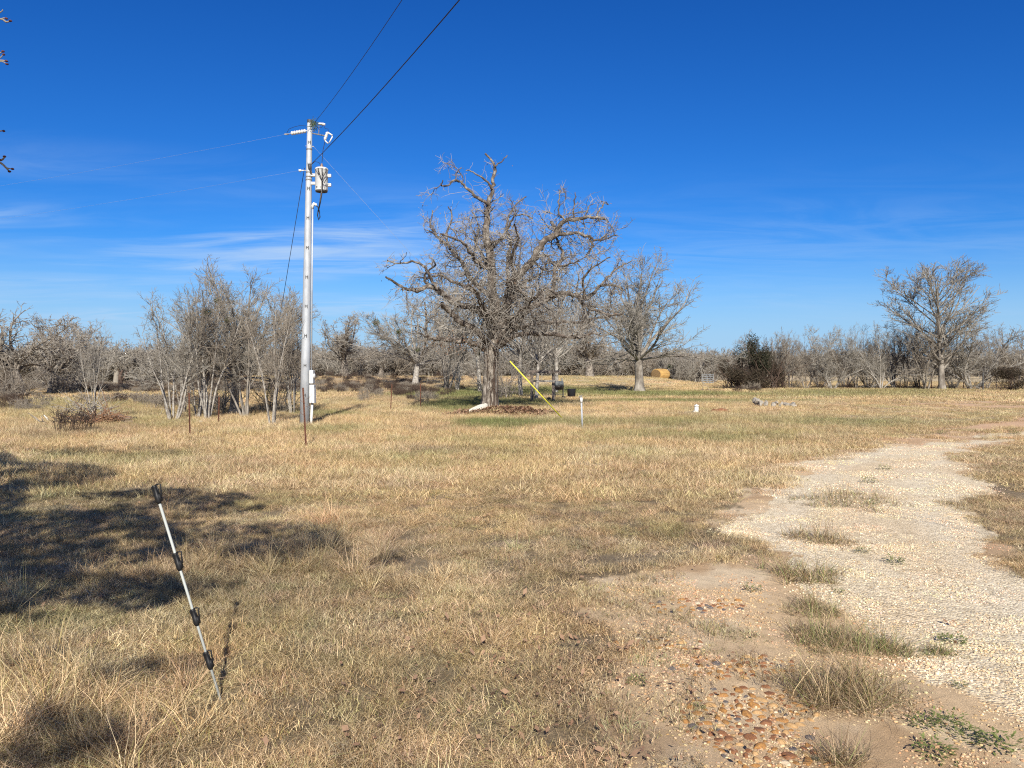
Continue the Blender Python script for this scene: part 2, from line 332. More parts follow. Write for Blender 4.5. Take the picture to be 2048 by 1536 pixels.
def leafmat(name, a, b, tr=0.25):
    m = bpy.data.materials.new(name); m.use_nodes = True; n = m.node_tree.nodes; l = m.node_tree.links; p = n['Principled BSDF']
    g = n.new('ShaderNodeNewGeometry'); r = n.new('ShaderNodeValToRGB'); r.color_ramp.elements[0].color = (*a, 1); r.color_ramp.elements[1].color = (*b, 1)
    l.new(g.outputs['Random Per Island'], r.inputs[0]); l.new(r.outputs[0], p.inputs['Base Color']); p.inputs['Roughness'].default_value = .7; p.inputs['Specular IOR Level'].default_value = .25
    t = n.new('ShaderNodeBsdfTranslucent'); l.new(r.outputs[0], t.inputs[0]); mx = n.new('ShaderNodeMixShader'); mx.inputs[0].default_value = tr
    l.new(p.outputs[0], mx.inputs[1]); l.new(t.outputs[0], mx.inputs[2]); l.new(mx.outputs[0], n['Material Output'].inputs[0]); return m
M['evergreen'] = leafmat('evergreen_leaf', (0.03, 0.045, 0.018), (0.09, 0.11, 0.045))
M['darkleaf'] = leafmat('dark_brush_leaf', (0.035, 0.03, 0.018), (0.10, 0.075, 0.05))
M['cedar'] = leafmat('dull_cedar_leaf', (0.022, 0.026, 0.014), (0.075, 0.07, 0.042))
M['mistletoe'] = leafmat('mistletoe_leaf', (0.06, 0.075, 0.02), (0.13, 0.14, 0.05))
M['deadleaf'] = leafmat('dead_leaf', (0.20, 0.10, 0.055), (0.42, 0.27, 0.17))
M['weed'] = leafmat('green_weed_leaf', (0.12, 0.15, 0.04), (0.26, 0.30, 0.10))
def tintmat(name, inst=True, tr=0.3):
    """vertex colour (variation between blades) times the colour of the patch the clump grows in"""
    m = bpy.data.materials.new(name); m.use_nodes = True; n = m.node_tree.nodes; l = m.node_tree.links; p = n['Principled BSDF']
    a = n.new('ShaderNodeAttribute'); a.attribute_name = 'col'
    c = a.outputs['Color']
    if inst:
        b = n.new('ShaderNodeAttribute'); b.attribute_name = 'tint'; b.attribute_type = 'INSTANCER'
        mx = n.new('ShaderNodeMix'); mx.data_type = 'RGBA'; mx.blend_type = 'MULTIPLY'; mx.inputs[0].default_value = 1; l.new(c, mx.inputs[6]); l.new(b.outputs['Color'], mx.inputs[7]); c = mx.outputs[2]
    l.new(c, p.inputs['Base Color']); p.inputs['Roughness'].default_value = .65; p.inputs['Specular IOR Level'].default_value = .25
    if tr > 0:
        t = n.new('ShaderNodeBsdfTranslucent'); l.new(c, t.inputs[0]); ms = n.new('ShaderNodeMixShader'); ms.inputs[0].default_value = tr
        l.new(p.outputs[0], ms.inputs[1]); l.new(t.outputs[0], ms.inputs[2]); l.new(ms.outputs[0], n['Material Output'].inputs[0])
    return m
M['grass'] = tintmat('dry_grass_blade', True, .10); M['tuft'] = tintmat('dry_tuft_blade', False, .10); M['pebble'] = tintmat('gravel_stone', True, 0)
def groundmat(name, kind):
    m = bpy.data.materials.new(name); m.use_nodes = True; n = m.node_tree.nodes; l = m.node_tree.links; p = n['Principled BSDF']
    a = n.new('ShaderNodeAttribute'); a.attribute_name = 'col'; g = n.new('ShaderNodeNewGeometry')
    def noise(s, d=5, r=.65):
        t = n.new('ShaderNodeTexNoise'); t.inputs['Scale'].default_value = s; t.inputs['Detail'].default_value = d; t.inputs['Roughness'].default_value = r; l.new(g.outputs['Position'], t.inputs[0]); return t.outputs[0]
    def rng(x, a0, a1, b0, b1):
        t = n.new('ShaderNodeMapRange'); l.new(x, t.inputs[0])
        for i, v in enumerate((a0, a1, b0, b1)): t.inputs[i+1].default_value = v
        return t.outputs[0]
    def mul(x, y):
        t = n.new('ShaderNodeMath'); t.operation = 'MULTIPLY'; l.new(x, t.inputs[0]); l.new(y, t.inputs[1]); return t.outputs[0]
    if kind == 'grass':
        f = mul(rng(noise(55, 6, .75), .3, .7, .45, 1.45), rng(noise(7, 5), .3, .7, .7, 1.25)); bh = noise(70, 6, .8)
        bs, bd = 0.8, 0.03
    else:
        f = mul(rng(noise(140, 5, .8), .3, .7, .62, 1.32), rng(noise(9, 6), .3, .7, .80, 1.15)); bh = noise(160 if kind == 'dirt' else 75, 5, .75); bs, bd = .7, .012
    mx = n.new('ShaderNodeMix'); mx.data_type = 'RGBA'; mx.blend_type = 'MULTIPLY'; mx.inputs[0].default_value = 1; l.new(a.outputs['Color'], mx.inputs[6]); l.new(f, mx.inputs[7])
    col = mx.outputs[2]
    if kind == 'gravel':      # small stones bedded in the surface
        vo = n.new('ShaderNodeTexVoronoi'); vo.inputs['Scale'].default_value = 62; l.new(g.outputs['Position'], vo.inputs[0])
        rr = n.new('ShaderNodeValToRGB'); e = rr.color_ramp.elements; e[0].position = 0; e[0].color = (.62, .56, .48, 1); e[1].position = 1; e[1].color = (1.18, 1.16, 1.12, 1); x = e.new(.35); x.color = (.95, .90, .82, 1)
        sx = n.new('ShaderNodeSeparateColor'); l.new(vo.outputs['Color'], sx.inputs[0]); l.new(sx.outputs[0], rr.inputs[0])
        m2 = n.new('ShaderNodeMix'); m2.data_type = 'RGBA'; m2.blend_type = 'MULTIPLY'; m2.inputs[0].default_value = 1; l.new(col, m2.inputs[6]); l.new(rr.outputs[0], m2.inputs[7]); col = m2.outputs[2]
        ad = n.new('ShaderNodeMath'); ad.operation = 'MULTIPLY_ADD'; l.new(vo.outputs['Distance'], ad.inputs[0]); ad.inputs[1].default_value = -1.2; l.new(bh, ad.inputs[2]); bh = ad.outputs[0]
    l.new(col, p.inputs['Base Color']); p.inputs['Roughness'].default_value = .95; p.inputs['Specular IOR Level'].default_value = .15
    b = n.new('ShaderNodeBump'); b.inputs['Strength'].default_value = bs; b.inputs['Distance'].default_value = bd; l.new(bh, b.inputs['Height']); l.new(b.outputs[0], p.inputs['Normal'])
    return m
M['ground'] = groundmat('thatch_ground', 'grass'); M['dirt'] = groundmat('sandy_dirt', 'dirt'); M['gravel'] = groundmat('pale_gravel', 'gravel')

# ------------------------------------------------------------------ ground, gravel drive and bare dirt: one grid, three sheets that share their edges
th = np.concatenate([np.linspace(-PI, math.radians(-50), 36)[:-1], np.linspace(math.radians(-50), math.radians(50), 560), np.linspace(math.radians(50), PI, 36)[1:]])
rr = np.concatenate([[0.02], np.exp(np.linspace(math.log(0.6), math.log(3500), 720))])
TH, RR = np.meshgrid(th, rr); gx = (RR*np.sin(TH)).ravel(); gy = (RR*np.cos(TH)).ravel()
gZ = gz(gx, gy); nc = len(th)
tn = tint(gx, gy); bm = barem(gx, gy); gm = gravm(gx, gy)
soil = np.array([0.50, 0.34, 0.19]); redsoil = np.array([0.60, 0.385, 0.23]); grav = np.array([0.76, 0.66, 0.48]); darksoil = np.array([0.25, 0.175, 0.11]); sand = np.array([0.64, 0.465, 0.275])
dc = np.repeat(sand[None], len(gx), 0)
dc = mixv(dc, soil, sstep(.42, .62, fbm(gx*0.9, gy*0.9, 61)))
dc = mixv(dc, np.array([.70, .56, .37]), sstep(.5, .65, fbm(gx*1.7, gy*1.7, 65))*.8)
dc = mixv(dc, darksoil, ell(gx, gy, 1440, 1085, 110, 30, .5)*.85)
dc = mixv(dc, redsoil, sstep(15, 21, gy)*.85)
dc = mixv(dc, darksoil, ell(gx, gy, 1230, 1500, 110, 60, .5)*.6)
gc = np.repeat(grav[None], len(gx), 0)
gc = mixv(gc, sand, sstep(.50, .68, fbm(gx*0.8, gy*0.8, 62))*.3)
gc = mixv(gc, redsoil*1.25, sstep(.60, .72, fbm(gx*1.1, gy*0.5, 66))*.4*sstep(10, 18, gy))
wv = (patchdens(gx, gy)-.0)*bm
dc = mixv(dc, BROWN*.9, np.clip(wv, 0, 1)*.6)
gap_shade = (.40+.30*sstep(7, 20, gy))[:, None]; thatch = tn*gap_shade+np.array([.02, .012, .006])  # thatch darkened close by, painting the shade in gaps between blades
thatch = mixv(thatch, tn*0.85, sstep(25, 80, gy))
rutc = np.interp(gy, [3, 5, 8, 12, 17, 24], [2.2, 2.6, 3.6, 5.6, 9.5, 18.5]); rut = np.exp(-((gx-rutc+.75)/.22)**2)+np.exp(-((gx-rutc-.75)/.22)**2)
gc = mixv(gc, np.array([.80, .72, .56]), np.clip(rut*fbm(gx*1.2, gy*.8, 68)*1.3, 0, 1)*.7)
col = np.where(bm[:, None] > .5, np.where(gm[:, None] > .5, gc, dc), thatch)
ii, jj = np.meshgrid(np.arange(len(rr)-1), np.arange(nc-1), indexing='ij'); q = (ii*nc+jj).ravel()
Q = np.stack([q, q+nc, q+nc+1, q+1], 1)
cls = np.where(bm > .5, np.where(gm > .5, 2, 1), 0); qc = cls[Q].max(1)
for k, (nm, mt, lab) in enumerate((('ground', 'ground', 'dry winter grass field reaching to the tree line'), ('dirt_patch', 'dirt', 'sandy bare dirt beside the gravel drive'), ('gravel_driveway', 'gravel', 'pale crushed gravel drive curving away'))):
    sel = Q[qc == k]; used, inv = np.unique(sel, return_inverse=True); inv = inv.reshape(sel.shape)
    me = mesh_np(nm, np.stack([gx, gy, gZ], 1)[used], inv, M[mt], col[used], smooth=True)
    tag(link(nm, me), lab, 'ground', kind='structure')

# ------------------------------------------------------------------ scattering (stuff only)
def scatter(name, pts, rot, scl, idx, tints, meshes, label, cat):
    src = bpy.data.collections.new(name+'_sources')
    for i, me in enumerate(meshes):
        o = bpy.data.objects.new('%s_source_%02d' % (name, i), me); src.objects.link(o)
    me = bpy.data.meshes.new(name); n = len(pts); me.vertices.add(n); me.vertices.foreach_set('co', np.asarray(pts, np.float32).ravel())
    for nm, ty, dat, ch in (('rot', 'FLOAT_VECTOR', rot, 'vector'), ('scl', 'FLOAT_VECTOR', scl, 'vector'), ('idx', 'INT', idx, 'value')):
        a = me.attributes.new(nm, ty, 'POINT'); a.data.foreach_set(ch, np.asarray(dat, np.int32 if ty == 'INT' else np.float32).ravel())
    a = me.attributes.new('tint', 'FLOAT_COLOR', 'POINT'); c = np.ones((n, 4), np.float32); c[:, :3] = tints; a.data.foreach_set('color', c.ravel())
    o = link(name, me)
    ng = bpy.data.node_groups.new(name+'_nodes', 'GeometryNodeTree')
    ng.interface.new_socket('Geometry', in_out='INPUT', socket_type='NodeSocketGeometry'); ng.interface.new_socket('Geometry', in_out='OUTPUT', socket_type='NodeSocketGeometry')
    A = ng.nodes; L = ng.links
    gi = A.new('NodeGroupInput'); go = A.new('NodeGroupOutput'); iop = A.new('GeometryNodeInstanceOnPoints'); ci = A.new('GeometryNodeCollectionInfo')
    ci.inputs['Collection'].default_value = src; ci.inputs['Separate Children'].default_value = True; ci.inputs['Reset Children'].default_value = True
    iop.inputs['Pick Instance'].default_value = True
    def att(nm, ty):
        t = A.new('GeometryNodeInputNamedAttribute'); t.data_type = ty; t.inputs['Name'].default_value = nm
        return [s for s in t.outputs if s.enabled and s.name == 'Attribute'][0]
    e = A.new('FunctionNodeEulerToRotation')
    L.new(gi.outputs[0], iop.inputs['Points']); L.new(ci.outputs[0], iop.inputs['Instance']); L.new(att('idx', 'INT'), iop.inputs['Instance Index'])
    L.new(att('rot', 'FLOAT_VECTOR'), e.inputs[0]); L.new(e.outputs[0], iop.inputs['Rotation']); L.new(att('scl', 'FLOAT_VECTOR'), iop.inputs['Scale']); L.new(iop.outputs[0], go.inputs[0])
    md = o.modifiers.new('scatter', 'NODES'); md.node_group = ng
    return tag(o, label, cat, kind='stuff')
def blades(rng, n, radius, L0, L1, lean0, lean1, width, curl, nseg=3, pal=None, heading=None, gauss=False):
    if gauss: rad = np.abs(rng.normal(size=n))*radius*.5
    else: rad = radius*np.sqrt(rng.random(n))
    a = rng.random(n)*2*PI; base = np.stack([rad*np.cos(a), rad*np.sin(a), np.full(n, -0.01)], 1)
    ph = rng.random(n)*2*PI if heading is None else rng.normal(heading, .7, n)
    if gauss: ph = a+rng.normal(0, .9, n)
    ln = rng.uniform(L0, L1, n); th0 = rng.uniform(lean0, lean1, n); cu = rng.normal(curl, abs(curl)*.6+.1, n)
    P = np.zeros((n, nseg+1, 3)); P[:, 0] = base; hd = np.stack([np.cos(ph), np.sin(ph)], 1); tw = rng.normal(0, .35, n)
    for k in range(nseg):
        t = np.clip(th0+cu*k/nseg, 0, 1.75); phk = ph+tw*k
        d = np.stack([np.sin(t)*np.cos(phk), np.sin(t)*np.sin(phk), np.cos(t)], 1); P[:, k+1] = P[:, k]+d*(ln/nseg)[:, None]
    P[:, :, 2] = np.maximum(P[:, :, 2], 0.004+0.02*rng.random((n, 1))*np.arange(nseg+1)[None]/nseg); P[:, 0, 2] = -0.01
    sd = rng.random(n)*PI; side = np.stack([np.cos(sd), np.sin(sd), np.zeros(n)], 1)
    w = width*rng.uniform(.6, 1.4, n)
    taper = np.linspace(1, .25, nseg+1)
    Lf = P-side[:, None]*(w[:, None, None]/2*taper[None, :, None]); Rt = P+side[:, None]*(w[:, None, None]/2*taper[None, :, None])
    V = np.stack([Lf, Rt], 2).reshape(-1, 3); b = (np.arange(n)*(nseg+1)*2)[:, None]; k = np.arange(nseg)[None]*2
    Qd = np.stack([b+k, b+k+1, b+k+3, b+k+2], -1).reshape(-1, 4)
    pal = PAL if pal is None else pal
    c = pal[rng.integers(0, len(pal), n)]*rng.uniform(.58, 1.25, (n, 1)); C = np.repeat(c, (nseg+1)*2, 0)
    return V, Qd, C
def merge(*bl):
    V, Q = join([(b[0], b[1]) for b in bl]); return V, Q, np.concatenate([b[2] for b in bl])
PAL = np.array([[1.1, 1.1, 1.1], [1.2, 1.19, 1.15], [1.15, 1.12, 1.05], [1.0, .98, .95], [.95, .92, .85], [.72, .64, .55], [.55, .48, .40], [1.2, 1.2, 1.15], [.85, .80, .70], [.30, .24, .18], [.38, .30, .22], [.62, .70, .45]])
PALG = np.array([[1, 1, 1], [.8, 1.0, .6], [1.3, 1.25, 1], [.6, .75, .5], [1.8, 1.5, 1.3]])
rng = np.random.default_rng(5)
gm_near = []; gm_mid = []; gm_far = []
for i in range(6):
    gm_near.append(mesh_np('grass_clump', *merge(blades(rng, 170, .17, .07, .20, .5, 1.5, .0026, .8), blades(rng, 60, .17, .05, .14, .1, .9, .0026, .6), blades(rng, 40, .18, .02, .08, 0.2, 1.4, .003, .4)), ) if False else None)
gm_near = []
def mk(name, b, m): return mesh_np(name, b[0], b[1], m, b[2])
for i in range(6): gm_near.append(mk('grass_clump', merge(blades(rng, 190, .16, .04, .13, .7, 1.6, .0026, .6), blades(rng, 90, .15, .03, .085, .1, 1.1, .0026, .8)), M['grass']))
for i in range(3): gm_near.append(mk('tall_grass_clump', merge(blades(rng, 120, .11, .14, .34, .15, 1.2, .0030, 1.3, 4, gauss=True), blades(rng, 60, .15, .08, .2, .6, 1.5, .0026, .6)), M['grass']))
for i in range(3): gm_near.append(mk('short_grass_clump', blades(rng, 150, .15, .025, .075, .1, 1.3, .003, .5), M['grass']))
for i in range(5): gm_mid.append(mk('field_clump', merge(blades(rng, 170, .30, .06, .15, .2, 1.35, .0062, .6, 2), blades(rng, 40, .28, .10, .2, .1, .8, .005, .5, 2)), M['grass']))
for i in range(5): gm_far.append(mk('far_clump', blades(rng, 170, .75, .07, .17, .1, 1.2, .017, .4, 2), M['grass']))
def wedge(r0, r1, dens, rng, half=48):
    A = math.radians(2*half)/2*(r1*r1-r0*r0); n = int(A*dens); r = np.sqrt(rng.uniform(r0*r0, r1*r1, n)); t = math.radians(half)*rng.uniform(-1, 1, n)
    return r*np.sin(t), r*np.cos(t)
def lay(x, y, lo, hi, s0, s1, rng, tilt=.12):
    n = len(x); rot = np.stack([rng.normal(0, tilt, n), rng.normal(0, tilt, n), rng.random(n)*2*PI], 1); s = rng.uniform(s0, s1, n)
    return np.stack([x, y, gz(x, y)], 1), rot, np.stack([s, s, s*rng.uniform(.7, 1.2, n)], 1), rng.integers(lo, hi, n)
def jit(c, rng, a=.16): return c*(1+rng.normal(0, a, (len(c), 1)))*(1+rng.normal(0, .04, c.shape))
# near grass
P_, R_, S_, I_, T_ = [], [], [], [], []
for r0, r1, dn in ((1.2, 6, 78), (6, 11.5, 54)):
    x, y = wedge(r0, r1, dn, rng); d = patchdens(x, y); k = rng.random(len(x)) < d; x = x[k]; y = y[k]; d = d[k]
    p, r, s, i = lay(x, y, 0, 6, .75, 1.15, rng)
    s[:, 2] *= 1-0.35*sstep(6, 12, y)
    tall = (fbm(x*1.1, y*1.1, 71) > .56) & (rng.random(len(x)) < .38*(1-sstep(6.5, 9, y))*(1-sstep(-1.6, .3, x)*.85)) & (d > .9); i[tall] = rng.integers(6, 9, tall.sum())
    b = barem(x, y) > .5; i[b] = rng.integers(9, 12, b.sum())
    edge = pip(BARE, x+.35, y) & ~b; i[edge & (rng.random(len(x)) < .6)] = 10
    shrt = (y < 6) & (fbm(x*.8, y*.8, 73) > .6); i[shrt & (rng.random(len(x)) < .6)] = 9
    t = jit(tint(x, y), rng); t[b] = jit(mixv(np.repeat(BROWN[None]*1.2, b.sum(), 0), OLIVE, rng.random(b.sum())), rng)
    P_.append(p); R_.append(r); S_.append(s); I_.append(i); T_.append(t)
cat_ = lambda L: np.concatenate(L)
scatter('dry_grass', cat_(P_), cat_(R_), cat_(S_), cat_(I_), cat_(T_), gm_near, 'dry straw-coloured winter grass covering the near field', 'grass')
P_, R_, S_, I_, T_ = [], [], [], [], []
for r0, r1, dn, lo, hi in ((9.5, 16, 26, 0, 5), (16, 28, 18, 0, 5), (28, 45, 9, 0, 5), (45, 75, 2.6, 5, 10), (75, 125, 1.3, 5, 10)):
    x, y = wedge(r0, r1, dn, rng, 42); d = patchdens(x, y)*np.where(y < 12, sstep(9, 12, y), 1); k = rng.random(len(x)) < d; x = x[k]; y = y[k]
    p, r, s, i = lay(x, y, lo, hi, .8, 1.2, rng, .05); s[:, 2] *= (.75+.25*sstep(12, 25, y))*(1-.42*sstep(.30, .48, x/np.maximum(y, 1))*(1-sstep(35, 50, y)))
    P_.append(p); R_.append(r); S_.append(s); I_.append(i); T_.append(jit(tint(x, y), rng, .13))
scatter('field_grass', cat_(P_), cat_(R_), cat_(S_), cat_(I_), cat_(T_), gm_mid+gm_far, 'dry golden and greenish grass of the distant field', 'grass')

# loose gravel
def pebbles(rng, n, rad, s0, s1, sub=1):
    V0, F0 = ICO[sub]; F0 = np.array(F0); Vs = []; Cs = []
    pal = np.array([[1, 1, 1], [1.05, 1.02, .95], [.95, .90, .80], [.85, .76, .65], [1.12, 1.1, 1.04], [1, .96, .88], [.75, .66, .56], [.50, .44, .40], [.95, .76, .60]])
    for i in range(n):
        s = s0+(s1-s0)*rng.random()**2.5; a = rng.random()*2*PI; r = rad*math.sqrt(rng.random()); P = V0*(1+.35*(rng.random((len(V0), 1))-.5))
        P = P*np.array([rng.uniform(.7, 1.3), rng.uniform(.6, 1), rng.uniform(.4, .75)])*s/2; t = rng.random()*PI; c, sn = math.cos(t), math.sin(t)
        P = np.stack([P[:, 0]*c-P[:, 1]*sn, P[:, 0]*sn+P[:, 1]*c, P[:, 2]], 1)+np.array([r*math.cos(a), r*math.sin(a), s*.12])
        Vs.append(P); Cs.append(np.repeat((pal[rng.integers(0, len(pal))]*rng.uniform(.8, 1.15))[None], len(P), 0))
    Q = np.concatenate([F0+i*len(V0) for i in range(n)]); return mesh_np('gravel_stones', np.concatenate(Vs), Q, M['pebble'], np.concatenate(Cs))
pm = [pebbles(rng, 110, .17, .005, .018) for _ in range(4)]+[pebbles(rng, 80, .3, .008, .026) for _ in range(3)]
P_, R_, S_, I_, T_ = [], [], [], [], []
for r0, r1, dn, lo, hi in ((1.5, 6, 34, 0, 4), (6, 10, 22, 0, 4), (10, 20, 9, 4, 7)):
    x, y = wedge(r0, r1, dn, rng); b = barem(x, y) > .5; g = gravm(x, y) > .5; rc = np.interp(y, [3, 5, 8, 12, 17, 24], [2.2, 2.6, 3.6, 5.6, 9.5, 18.5]); rt = np.exp(-((x-rc+.75)/.22)**2)+np.exp(-((x-rc-.75)/.22)**2); k = b & (g | (rng.random(len(x)) < .6)) & (rng.random(len(x)) > .75*rt) & (rng.random(len(x)) < .35+1.3*sstep(.3, .6, fbm(x*1.5, y*1.2, 69))); x = x[k]; y = y[k]
    p, r, s, i = lay(x, y, lo, hi, .8, 1.2, rng, 0.0); t = jit(np.where((gravm(x, y) > .5)[:, None], np.array([[.73, .63, .465]]), np.array([[.58, .44, .29]])), rng, .08)
    P_.append(p); R_.append(r); S_.append(s); I_.append(i); T_.append(t)
scatter('loose_gravel', cat_(P_), cat_(R_), cat_(S_), cat_(I_), cat_(T_), pm, 'loose pale gravel stones lying on the drive', 'gravel')

# ------------------------------------------------------------------ cobbles bedded in the dirt
cob_mats = [mat('ochre_cobble', (.44, .22, .06), .7, var=(.20, .10, .04), scale=12, spec=.4), mat('rust_cobble', (.32, .14, .05), .7, var=(.15, .07, .04), scale=14, spec=.4),
            mat('tan_cobble', (.46, .31, .15), .7, var=(.38, .21, .08), scale=12, spec=.4), mat('slate_cobble', (.15, .125, .11), .6, var=(.09, .08, .075), scale=12, spec=.4), mat('pale_cobble', (.66, .56, .40), .7, var=(.52, .40, .26), scale=12)]
cnames = ['ochre', 'rust brown', 'tan', 'dark slate', 'pale cream']
cob_protos = []
for k in range(5):
    row = []
    for j in range(4):
        mb = MB(); mb.rock((0, 0, 0), (1, random.uniform(.55, .9), .65), 100+k*7+j, rough=.34, sub=2); me = bpy.data.meshes.new('cobblestone'); me.from_pydata(mb.v, [], mb.f); me.materials.append(cob_mats[k])
        for p in me.polygons: p.use_smooth = True
        row.append(me)
    cob_protos.append(row)
crng = np.random.default_rng(77); placed = []
COBZ = [(1500, 1440, 130, 64, 140, .03, .078, 'in the pile nearest the bottom edge'), (1470, 1335, 120, 24, 55, .035, .07, 'in the band behind the big pile'), (1390, 1213, 110, 16, 46, .035, .065, 'in the thin row by the dead grass'), (1320, 1290, 95, 16, 24, .04, .07, 'in the loose row before the bare dirt'), (1560, 1515, 110, 25, 26, .04, .08, 'low beside the clump of dry grass')]
for px, py, rx, ry, n, s0, s1, where in COBZ:
    c = 0; tries = 0
    while c < n and tries < 3000:
        tries += 1; a, b = crng.normal(0, .5, 2)
        if a*a+b*b > 1.15: continue
        w = W2(px+a*rx, py+b*ry); s = crng.uniform(s0, s1)
        if any((w[0]-q[0])**2+(w[1]-q[1])**2 < ((s+q[2])*.40)**2 for q in placed): continue
        placed.append((w[0], w[1], s)); k = int(crng.choice(5, p=[.40, .30, .17, .11, .02]))
        o = link('cobblestone', cob_protos[k][int(crng.integers(0, 4))]); o.location = (w[0], w[1], gz1(w[0], w[1])-s*.07); o.scale = (s, s, s*crng.uniform(.7, 1.0)); o.rotation_euler = (crng.normal(0, .12), crng.normal(0, .12), crng.random()*6.28)
        tag(o, 'rounded %s cobble bedded in sandy dirt %s' % (cnames[k], where), 'cobble', '%s cobbles %s' % (cnames[k], where)); c += 1

# ------------------------------------------------------------------ grass tufts standing in the drive
TUFTS = [(1700, 1003, 125, 20, .22, 2600, 'wide low island of dry grass farthest up the gravel drive', .2), (1640, 1078, 75, 16, .22, 1500, 'dry grass tuft on gravel next down from the wide grass island', .15),
         (1600, 1150, 85, 26, .25, 1700, 'grass tuft with green weeds at its foot, midway down the dirt strip', .25), (1620, 1222, 60, 18, .22, 1000, 'smallest grey green tuft in the dirt strip', .3),
         (1650, 1285, 95, 26, .28, 1500, 'bushy olive tuft where the sprawling grass begins', .35), (1760, 1300, 75, 20, .22, 1100, 'olive sprawling grass trailing towards the gravel', .4),
         (1700, 1395, 125, 40, .34, 2600, 'tallest tangled dry grass tuft beside the cobble pile', .1), (1880, 1305, 45, 9, .12, 500, 'flat thin runner grass at the end of the sprawling tuft', .6),
         (1930, 1010, 70, 10, .15, 900, 'thin brown grass patch near the far verge of the gravel', .1), (1690, 1527, 60, 14, .2, 500, 'dry stalky tuft at the bottom of the dirt strip', .1)]
trng = np.random.default_rng(9)
for px, py, rx, ry, h, n, lab, gr in TUFTS:
    c = W2(px, py); ax = rx/F*c[1]; ya = W2(px, py-ry)[1]; yb = W2(px, py+ry)[1]; ay = (ya-yb)/2
    b = blades(trng, n, 1.0, h*.4, h*1.15, .05, 1.2, .0028 if c[1] < 6 else .0042, .8, 4)
    V, Qd, C = b; nv = 10; V = V.reshape(-1, nv, 3); cen = V[:, 0].copy(); rad = np.linalg.norm(cen[:, :2], axis=1)
    keep = (rad+1.7*(fbm(cen[:, 0]*2.6+px, cen[:, 1]*2.6, 5)-.5) < .82)
    off = cen[:, :2]*(np.array([ax, ay])-1); V[:, :, 0] += off[:, :1]; V[:, :, 1] += off[:, 1:2]
    hh = (1-.55*np.clip(rad, 0, 1))*(.35+1.3*sstep(.25, .75, fbm(cen[:, 0]*4+py, cen[:, 1]*4, 15))); V[:, :, 2] *= hh[:, None]
    wx = V[:, :, 0]+c[0]; wy = V[:, :, 1]+c[1]; base = gz(wx[:, 0], wy[:, 0]); V[:, :, 2] += (base-gz1(c[0], c[1]))[:, None]
    V = V[keep].reshape(-1, 3); C = C.reshape(-1, nv, 3)[keep]; m = len(C); g = trng.random(m) < gr
    bc = np.where(g[:, None], GREEN*1.2, BROWN*.85+(STRAW-BROWN*.85)*trng.random((m, 1))**2.2); C = (C*bc[:, None]).reshape(-1, 3)
    bb = (np.arange(m)*nv)[:, None]; k = np.arange(4)[None]*2; Qd = np.stack([bb+k, bb+k+1, bb+k+3, bb+k+2], -1).reshape(-1, 4)
    tag(link('grass_tuft', mesh_np('grass_tuft', V, Qd, M['tuft'], C), loc=(c[0], c[1], gz1(c[0], c[1]))), lab, 'grass tuft', 'grass tufts growing in the drive')
# small green weeds
def rosette(rng, n, R, up=.5):
    V = []; Fc = []
    for i in range(n):
        a = rng.random()*2*PI; r = R*rng.random()**.6; l = min(R*rng.uniform(.2, .4), .028+R*.12)*rng.uniform(.7, 1.2); w = l*.30; z = R*rng.random()*.5; t = rng.uniform(-.2, up)+.1
        p = np.array([r*math.cos(a)*.8, r*math.sin(a)*.8, z+.005]); a2 = a+rng.normal(0, .8); d = np.array([math.cos(a2)*math.cos(t), math.sin(a2)*math.cos(t), math.sin(t)]); s = np.array([-math.sin(a2), math.cos(a2), 0])
        b = len(V); V += [p, p+d*l*.5+s*w/2, p+d*l+np.array([0, 0, -.1*l]), p+d*l*.5-s*w/2]; Fc.append((b, b+1, b+2, b+3))
    return np.array(V), np.array(Fc)
WEEDS = [(1790, 1127, .12, 'low dark green weed on the open gravel'), (1725, 1105, .10, 'green weed beside the gravel just above the other open weed'), (1505, 1183, .09, 'green weed at the foot of the middle tuft'), (1680, 1187, .06, 'tiny bright green weed below the middle tuft'), (1905, 1285, .11, 'feathery green weed at the end of the sprawling grass'), (1850, 1455, .10, 'dark green weed under the tallest tuft'),
         (1900, 1450, .11, 'leafy green weed between gravel and bottom dirt'), (1935, 1475, .09, 'green weed below the leafy one near the bottom'), (1995, 1495, .12, 'biggest bright green weed in the bottom dirt corner'), (1870, 1510, .12, 'broad green weed at the bottom edge'), (1920, 1375, .05, 'single small weed alone on gravel'), (1275, 1370, .07, 'green sprig in the bare dirt west of the cobbles'), (1400, 1420, .04, 'sprig between the cobbles'), (1885, 868, .2, 'flat green weed patch on the far red dirt'), (2030, 868, .2, 'flat green weed patch by the far verge'), (1745, 1008, .1, 'weed at the edge of the wide grass island'), (1740, 965, .18, 'dark weed patch on the far gravel'), (1770, 940, .15, 'small dark weed farthest on the pale gravel')]
for px, py, R, lab in WEEDS:
    p = G3(px, py); V, Q = rosette(trng, 110 if R < .2 else 200, R*.85)
    tag(link('weed_plant', mesh_np('weed_plant', V, Q, M['weed']), loc=p), lab, 'weed', 'green weeds in the drive')
